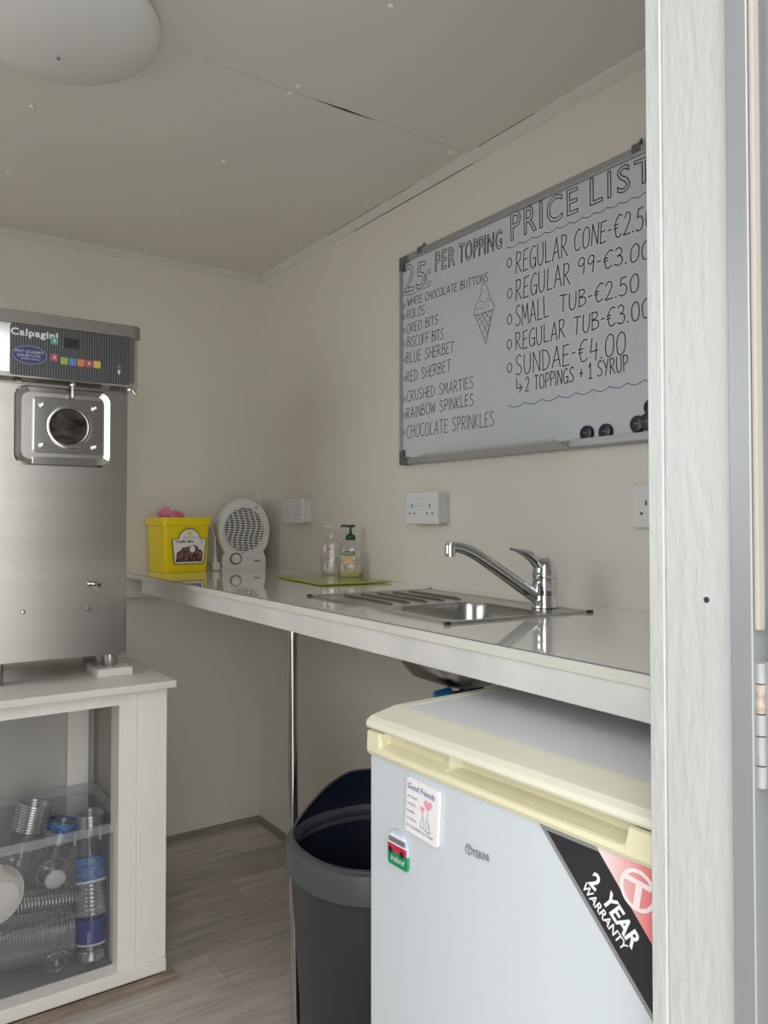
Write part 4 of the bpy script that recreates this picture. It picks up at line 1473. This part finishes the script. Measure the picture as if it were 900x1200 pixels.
def cup_stack(label, p0, p1, r, n, h=.09, sleeve=None, name='cup_stack', rings=True, solid=False):
    """nested cups from p0 (closed end) to p1 (mouth); each exposed cup is a part"""
    p0, p1 = Vector(p0), Vector(p1)
    lo = ZB + .012 + (r if abs((p1 - p0).normalized().z) < .3 else r * .25)
    for p in (p0, p1):
        p.z = max(p.z, lo)
        p.x = min(p.x, BX1 - .016 - (r if abs((p1 - p0).normalized().z) > .3 else 0))
        p.y = max(p.y, BYF + .020 + r)
    d = (p1 - p0)
    L = d.length
    q = d.to_track_quat('Z', 'Y')
    t = thing(name, label, 'cups', tuple(p0), 0, 'stacks of clear cups in the storage box')
    t.matrix_basis = Matrix.Translation(p0) @ q.to_matrix().to_4x4()
    t.rotation_mode = 'QUATERNION'
    t.rotation_quaternion = q
    bm = lathe(B(), [(0, .0)] + cup_profile(r, min(h, L)), 28)
    obj('cup', bm, m_cup, t, smooth=True, world=False)
    if n > 1:
        step = (L - h) / (n - 1)
        rr = lathe(B(), [(r * .93, h - .0095), (r * .975, h - .0080), (r, h - .0050), (r * .985, h - .0020), (r * .93, h)], 32)
        first = obj('cup', rr, m_cuprim, t, smooth=True, world=False)
        first.location = (0, 0, step)
        for k_ in range(2, n):
            c = first.copy()
            COL.objects.link(c)
            c.parent = t
            c.location = (0, 0, step * k_)
    if sleeve:
        for a, b, mm in sleeve:
            obj('printed_sleeve', lathe(B(), [(r * 1.03, a), (r * 1.04, (a + b) / 2), (r * 1.03, b)], 28), mm, t, smooth=True, world=False)
    return t


def at(px, py, y):
    return on_plane(px, py, 1, y)


a, b = at(24, 1012, -.60), at(41, 940, -.60)
cup_stack('stack of clear cups leaning upright in box, leftmost tall stack', a, b + (b - a) * .0, .042, 12, .085)
a, b = at(62, 1010, -.56), at(75, 962, -.56)
cup_stack('stack of clear cups leaning, with a blue band round its mouth', a - (b - a) * .3, b, .038, 10, .085, [(.115, .140, m_sleeve2)])
a, b = at(122, 1005, -.60), at(114, 950, -.60)
cup_stack('faint stack of clear cups in the right back corner of box', a, b, .038, 9, .085)
a, b = at(108, 1071, -.715), at(104, 975, -.66)
cup_stack('upright stack of cups with blue lettered band at the right of box', b, a, .037, 12, .09, [(.058, .112, m_sleeve2), (.112, .118, m_lidmilk)])
a, b = at(107, 1150, -.728), at(107, 1072, -.700)
cup_stack('stack of cups in a dark blue printed sleeve at the right of box', b, a, .035, 10, .085, [(.004, .060, m_sleeve), (.060, .064, m_lidmilk)])
sl_ = bpy.data.objects[-1] if False else None
a, b = at(-30, 1112, -.665), at(82, 1096, -.665)
cup_stack('long thick stack of wide clear cups lying along the front of box', a, b, .060, 27, .03)
a, b = at(-10, 1066, -.58), at(92, 1052, -.58)
cup_stack('thin stack of clear lids lying behind the long thick stack', a, b, .034, 24, .02)


def dome_lid(label, px, py, y, r, ax):
    c = at(px, py, y)
    q = Vector(ax).to_track_quat('Z', 'Y')
    t = thing('dome_lid', label, 'lid', tuple(c), 0, 'clear domed lids in the storage box')
    t.matrix_basis = Matrix.Translation(c) @ q.to_matrix().to_4x4()
    t.rotation_mode = 'QUATERNION'
    t.rotation_quaternion = q
    obj('dome', lathe(B(), [(r * .93, .0)] + [(r * .92 * math.cos(s), .85 * r * math.sin(s)) for s in [PI / 2 * k / 8 for k in range(1, 9)]], 28), m_cup, t, smooth=True, world=False)
    obj('lip', lathe(B(), [(r * .93, .0), (r, .0), (r, -.004), (r * .93, -.004)], 28), m_cuprim, t, smooth=True, world=False)
    return t


t = dome_lid('domed clear cup lid with milky centre, facing out below the rim', 62, 1022, -.700, .040, (.05, -.92, -.35))
obj('milky_disc', lathe(B(), [(.0255, .022), (.0235, .031), (.014, .037), (0, .039)], 24), m_lidmilk, t, smooth=True, world=False)
dome_lid('domed clear cup lid at left below the box rim, pointing down', 22, 1010, -.690, .036, (0, -.55, .8))
dome_lid('faint domed lid lying low, under the long thick stack', 66, 1128, -.734, .030, (0, -.9, -.3))
# letters on the dark blue sleeve
sv = [o for o in bpy.data.objects if o.name.startswith('printed_sleeve')][-1]
c = at(107, 1098, -.7375)
for s, dx, h in (('TUMBLERS', -.008, .008),):
    obj('lettering', text_bm(s, h, .044), m_skyprint, sv.parent, M=place((c.x + dx, -.7585, c.z - .020), (0, 0, 1), (-1, 0, 0)))
# clear poly bag round the long stack is only a film, and the paper bowl
c = at(-4, 1052, -.695)
bw_ = thing('paper_bowl', 'white paper bowl tipped on its side at the left of storage box', 'bowl', tuple(c))
q = Vector((-.42, -.62, .62)).to_track_quat('Z', 'Y')
bw_.matrix_basis = Matrix.Translation(c) @ q.to_matrix().to_4x4()
bw_.rotation_mode = 'QUATERNION'
bw_.rotation_quaternion = q
obj('bowl_wall', lathe(B(), [(0, -.034), (.044, -.034), (.066, .014), (.0690, .016), (.0690, .019), (.066, .019), (.063, .014), (.042, -.031), (0, -.031)], 40), m_bowl, bw_, smooth=True, world=False)

# ================================================================== bin
bcx, bcy = -.400, -1.400
bn = thing('waste_bin', 'tall dark grey plastic bin with open hooded top, between leg and fridge', 'bin', (bcx, bcy, 0), R(0))
N = 56
BR = .178


def bring(r, z, f=None):
    """rounded section; f(angle) gives a height to add"""
    out = []
    for i in range(N):
        t_a = 2 * PI * i / N
        c, s = math.cos(t_a), math.sin(t_a)
        e = .86
        x = r * math.copysign(abs(c) ** e, c)
        y = r * math.copysign(abs(s) ** e, s)
        out.append((x, y, z + (f(t_a) if f else 0)))
    return out


obj('body', loft(B(), [bring(.138, .001), bring(.141, .006), bring(.171, .445), bring(.167, .445), bring(.137, .012)]), m_binm, bn, smooth=True, world=False)
LIDA = math.atan2(.824, .566)            # direction in which the hood stands (away from the room)


def hoodh(t_a):
    d = t_a - LIDA
    if math.cos(d) <= 0:
        return 0
    u = abs(math.sin(d))
    s_ = min(1, (1 - u) * 1.7)
    return .088 * (1 - (1 - s_) ** 1.7)


ZR = .500
bm = loft(B(), [bring(.176, ZR - .060), bring(BR + .004, ZR - .058), bring(BR + .004, ZR - .014), bring(BR, ZR - .004), bring(BR - .010, ZR + .001),
                bring(BR - .014, ZR + .003), bring(BR - .018, ZR - .002), bring(BR - .020, ZR - .03)], False, False)
obj('lid_rim', bm, m_binrim, bn, smooth=True, world=False)


def hood(rb, lean, z0, extra=0):
    out0, out1, out2 = [], [], []
    for i in range(N):
        t_a = 2 * PI * i / N
        h = hoodh(t_a)
        c, s = math.cos(t_a), math.sin(t_a)
        e = .86
        ux, uy = math.copysign(abs(c) ** e, c), math.copysign(abs(s) ** e, s)
        k1, k2 = rb - h * lean * .3, rb - h * lean
        out0.append((rb * ux, rb * uy, z0))
        out1.append((k1 * ux, k1 * uy, z0 + h * .55))
        out2.append((k2 * ux, k2 * uy, z0 + h + extra))
    return [out0, out1, out2]


O3 = hood(BR - .006, .30, ZR - .001, .004)
I3 = hood(BR - .0105, .30, ZR - .001, .004)
obj('hood', loft(B(), O3 + I3[::-1], False, False), m_binrim, bn, smooth=True, world=False)
I4 = hood(BR - .012, .30, ZR - .001, .001)
obj('liner', loft(B(), I4[::-1] + [bring(BR - .020, ZR - .05), bring(.155, .30), bring(.135, .05)], False, True), m_bin_in, bn, smooth=True, world=False)
ri = bring(BR - .022, ZR - .012)
pts = [Vector(ri[int((LIDA / (2 * PI) * N + k_) % N)]) for k_ in range(-14, 15)]
obj('liner_ridge', tube(B(), pts, .004, 8), mat('bin inner ledge', (.05, .055, .075), .4), bn, smooth=True, world=False)

# ================================================================== fridge
FROT = R(-90 + 2.6)
fr = thing('fridge', 'white undercounter fridge with yellowed cream top and handle strip', 'fridge', (-.690, -1.820, 0), FROT)
FW, FD = .486, .520
obj('case', box(B(), .004, FW - .004, .052, FD, .012, .858, .003, 2), m_fridge, fr, world=False)
obj('door_panel', box(B(), 0, FW, .0, .048, .035, .826, .004, 3), m_fridge, fr, world=False, smooth=False)
obj('door_gasket', box(B(), .008, FW - .008, .0485, .0525, .04, .822), m_grey2, fr, world=False)
obj('plinth', box(B(), .01, FW - .01, .06, .09, .0, .035), m_grey2, fr, world=False)
# handle strip across the top of the door, scooped out behind its lip
hs_ = B()
box(hs_, 0, FW, .004, .048, .824, .8265)
bm = B()
xs = []
secs = []


def hsec(x, top_, dep):
    # section in (y, z): outer face, lip top, scoop floor, back wall
    return [(x, -.003, .8245), (x, -.006, .830), (x, -.005, top_), (x, .0, top_ + .0015), (x, dep * .25, top_ - .001), (x, dep, .8415 if dep > .004 else top_),
            (x, dep + .0015, .8565), (x, .048, .8575), (x, .048, .8245)]


for x, tp_, dep in ((0, .8575, .003), (.026, .8575, .003), (.0275, .8500, .010), (.030, .8385, .015), (.06, .8365, .016), (.145, .8365, .016), (.158, .8365, .013), (.172, .8365, .024), (.25, .8355, .026),
                    (.34, .8355, .026), (.43, .8365, .022), (.442, .8385, .018), (.4455, .850, .012), (.447, .8575, .003), (FW, .8575, .003)):
    secs.append(hsec(x, tp_, dep))
loft(bm, secs)
obj('handle_strip', bm, m_cream2, fr, world=False)
hs_.free()
obj('shadow_gap', box(B(), .006, FW - .006, .012, .06, .8575, .8625), m_grey2, fr, world=False)
# top: cream frame with sloping front, grey panel let in
ts = [(-.004, .8625), (-.006, .866), (-.005, .873), (.004, .8785), (.046, .8865), (.052, .8870), (.052, .8625)]
bm = loft(B(), [[(x, y, z) for y, z in ts] for x in (-.002, FW + .002)])
obj('top_lip', bm, m_cream, fr, world=False)
bm = B()
box(bm, -.002, .014, .052, FD, .8625, .8870)
box(bm, FW - .014, FW + .002, .052, FD, .8625, .8870)
box(bm, .014, FW - .014, FD - .014, FD, .8625, .8870)
obj('top_frame', bm, m_cream, fr, world=False)
obj('top_panel', box(B(), .0142, FW - .0142, .0522, FD - .0142, .864, .8862), m_fridgetop, fr, world=False)
# prints on the door: x = local x, y = height
DM = Matrix(((1, 0, 0, 0), (0, 0, -1, -.0003), (0, 1, 0, 0), (0, 0, 0, 1)))
SL = (.3245, .8235)
SR = (.486, .6600)
dirv = Vector((SR[0] - SL[0], SR[1] - SL[1]))
bd = [(.3245, .8235), (.486, .6590), (.486, .7330), (.4040, .8235)]
obj('sticker_border', prism(B(), bd, .0006), m_grey2, fr, world=False, M=DM)
bd2 = [(.3365, .8195), (.486, .6665), (.486, .7360), (.4070, .8235), (.4060, .8195)]
obj('warranty_band', prism(B(), [(.3365, .8190), (.486, .6670), (.486, .7325), (.4070, .8190)], .0009), m_black2, fr, world=False, M=DM)
obj('red_sticker', prism(B(), [(.4040, .8235), (.486, .7330), (.486, .8235)], .0008), m_redfade, fr, world=False, M=DM)


def ploc(px, py):
    """door-plane coordinates of a point on the fridge front"""
    d = _F + _R * ((px - CX) / FPX) + _U * ((CY - py) / FPX)
    ux = Vector((math.cos(FROT), math.sin(FROT), 0))
    n = Vector((-math.sin(FROT), math.cos(FROT), 0))
    o0 = Vector((-.690, -1.820, 0))
    q = EYE + d * ((o0 - EYE).dot(n) / d.dot(n)) - o0
    return q.dot(ux), q.z


def door_text(s, p0, p1, ptop, m, **kw):
    a, b, t = Vector(ploc(*p0)), Vector(ploc(*p1)), Vector(ploc(*ptop))
    d = (b - a)
    ang = math.atan2(d.y, d.x)
    h = abs((t - a).dot(Vector((-d.y, d.x)).normalized()))
    M = DM @ Matrix.Translation((a.x, a.y, kw.pop('z', .0010))) @ Matrix.Rotation(ang, 4, 'Z')
    return obj('lettering', text_bm(s, h, d.length, **kw), m, fr, world=False, M=M)


door_text('2', (690, 1033.5), (698.8, 1044), (700.5, 1022.5), m_white2, bold=.03)
door_text('YEAR', (705, 1052), (742, 1112.5), (714.5, 1038.5), m_white2, bold=.03)
door_text('WARRANTY', (682.5, 1038.5), (731.5, 1114.6), (687.7, 1031.7), m_white2, bold=.02)
door_text('TEKNI', (554.5, 1003), (574, 1009.5), (554.5, 994.5), m_greyprint, bold=.015)
c = ploc(550, 995.5)
bm = ribbon(B(), [(.0058 * math.cos(a * PI / 10), .0058 * math.sin(a * PI / 10)) for a in range(21)], .0012)
ribbon(bm, [(-.003, .0025), (.004, .0025)], .0012)
ribbon(bm, [(.0005, .0025), (.0005, -.0045)], .0012)
obj('round_logo', bm, m_greyprint, fr, world=False, M=DM @ Matrix.Translation((c[0], c[1], .0004)))
c = ploc(748.5, 1043)
rr_ = .0190
bm = ribbon(B(), [(rr_ * math.cos(a * PI / 16), rr_ * 1.0 * math.sin(a * PI / 16)) for a in range(33)], .0042)
ribbon(bm, [(-.013, .0095), (.014, .0065)], .0055, .0006)
ribbon(bm, [(.002, .005), (-.002, -.018)], .0075, .0008)
obj('round_logo', bm, mat('pale logo print', (.86, .76, .75), .4), fr, world=False, M=DM @ Matrix.Translation((c[0], c[1], .0010)))

# magnets on the fridge door
fn = Vector((-math.sin(FROT), math.cos(FROT), 0))


def door_world(x, z, out=.0):
    return Vector((-.690, -1.820, 0)) + Vector((math.cos(FROT), math.sin(FROT), 0)) * x - fn * out + Vector((0, 0, z))


pz = door_world(.123, .777)
nc = thing('friendship_magnet', 'square cream magnet with friendship verse and pink hearts on fridge door', 'magnet', tuple(pz), FROT)
NM = Matrix(((1, 0, 0, 0), (0, 0, -1, -.0006), (0, 1, 0, 0), (0, 0, 0, 1)))
rot = Matrix.Rotation(R(-3.5), 4, 'Z')
obj('plate', prism(B(), rrect(-.033, .033, -.0365, .0365, .003), .0045, NM @ rot, .0006), m_lip, nc, world=False)
NT = NM @ rot @ Matrix.Translation((0, 0, .0048))
for s, h, w_, x, y, mm, sh in (('Good Friends', .0085, .056, -.030, .0225, m_navyprint, .35), ('are hard', .0042, .020, -.030, .011, m_greyprint, 0), ('to find,', .0042, .018, -.030, .001, m_greyprint, 0),
                               ('harder', .0042, .017, -.030, -.009, m_greyprint, 0), ('to leave', .0042, .020, -.030, -.019, m_greyprint, 0), ('& impossible to forget', .0042, .056, -.030, -.029, m_greyprint, 0)):
    obj('lettering', text_bm(s, h, w_, shear=sh), mm, nc, world=False, M=NT @ Matrix.Translation((x, y, 0)))
for hx_, hy_, hs2 in ((.013, .012, .0085), (.002, .0035, .0045)):
    pts = []
    for k_ in range(24):
        a = 2 * PI * k_ / 24
        pts.append((hx_ + hs2 * .062 * 16 * math.sin(a) ** 3, hy_ + hs2 * .062 * (13 * math.cos(a) - 5 * math.cos(2 * a) - 2 * math.cos(3 * a) - math.cos(4 * a))))
    obj('heart', prism(B(), pts, .0003), m_pinkprint, nc, world=False, M=NT)
bm = B()
for pts in ([(.002, .0), (.003, -.006), (.001, -.012), (-.001, -.020)], [(.013, .002), (.012, -.006), (.010, -.013), (.010, -.020)], [(.012, -.006), (.016, -.012), (.019, -.021)], [(.003, -.006), (.006, -.012), (.006, -.020)],
            [(-.002, -.020), (.004, -.022), (.012, -.023), (.021, -.022)], [(.0, -.0215), (.018, -.0235)], [(.015, -.012), (.015, -.020)]):
    ribbon(bm, smoothpts(pts, 3), .0008, 0)
obj('line_drawing', bm, m_greyprint, nc, world=False, M=NT)

pz = door_world(.0695, .7100)
vm = thing('van_magnet', 'small magnet with red and white camper van over a green base on fridge door', 'magnet', tuple(pz), FROT)
outl = rrect(-.0215, .0215, -.0245, -.004, .003)
dome_ = [(.0215, .003)] + [(.0215 * math.cos(a), .003 + .0215 * math.sin(a)) for a in [PI * i / 12 for i in range(1, 12)]] + [(-.0215, .003)]
obj('sky', prism(B(), [(-.0215, -.006), (.0215, -.006)] + dome_, .003, NM), m_skyprint, vm, world=False)
obj('green_base', prism(B(), [(-.0215, -.006), (-.0215, -.0225), (-.019, -.0255), (.019, -.0255), (.0215, -.0225), (.0215, -.006)], .0036, NM), m_greenprint, vm, world=False)
obj('lettering', text_bm('Ireland', .0085, .031, shear=.3), m_white2, vm, world=False, M=NM @ Matrix.Translation((-.0145, -.0195, .0038)))
obj('van_body', prism(B(), [(-.0205, -.006), (.019, -.006), (.0195, .004), (-.0205, .004)], .0048, NM), m_redprint, vm, world=False)
obj('van_waist', prism(B(), [(-.0205, .0042), (.0195, .0042), (.019, .006), (-.0205, .006)], .0048, NM), m_white2, vm, world=False)
obj('van_roof', prism(B(), [(-.0195, .014), (.017, .014), (.015, .0175), (-.014, .0175)], .0048, NM), m_white2, vm, world=False)
for xa in (-.018, -.006, .006):
    obj('van_window', prism(B(), [(xa, .0065), (xa + .0105, .0065), (xa + .0098, .0135), (xa, .0135)], .0045, NM), m_greyprint, vm, world=False)
for xa in (-.0135, .0115):
    obj('van_wheel', lathe(B(), [(0, .0055), (.0042, .0055), (.0046, .004)], 16, NM @ Matrix.Translation((xa, -.005, 0))), m_black, vm, world=False)
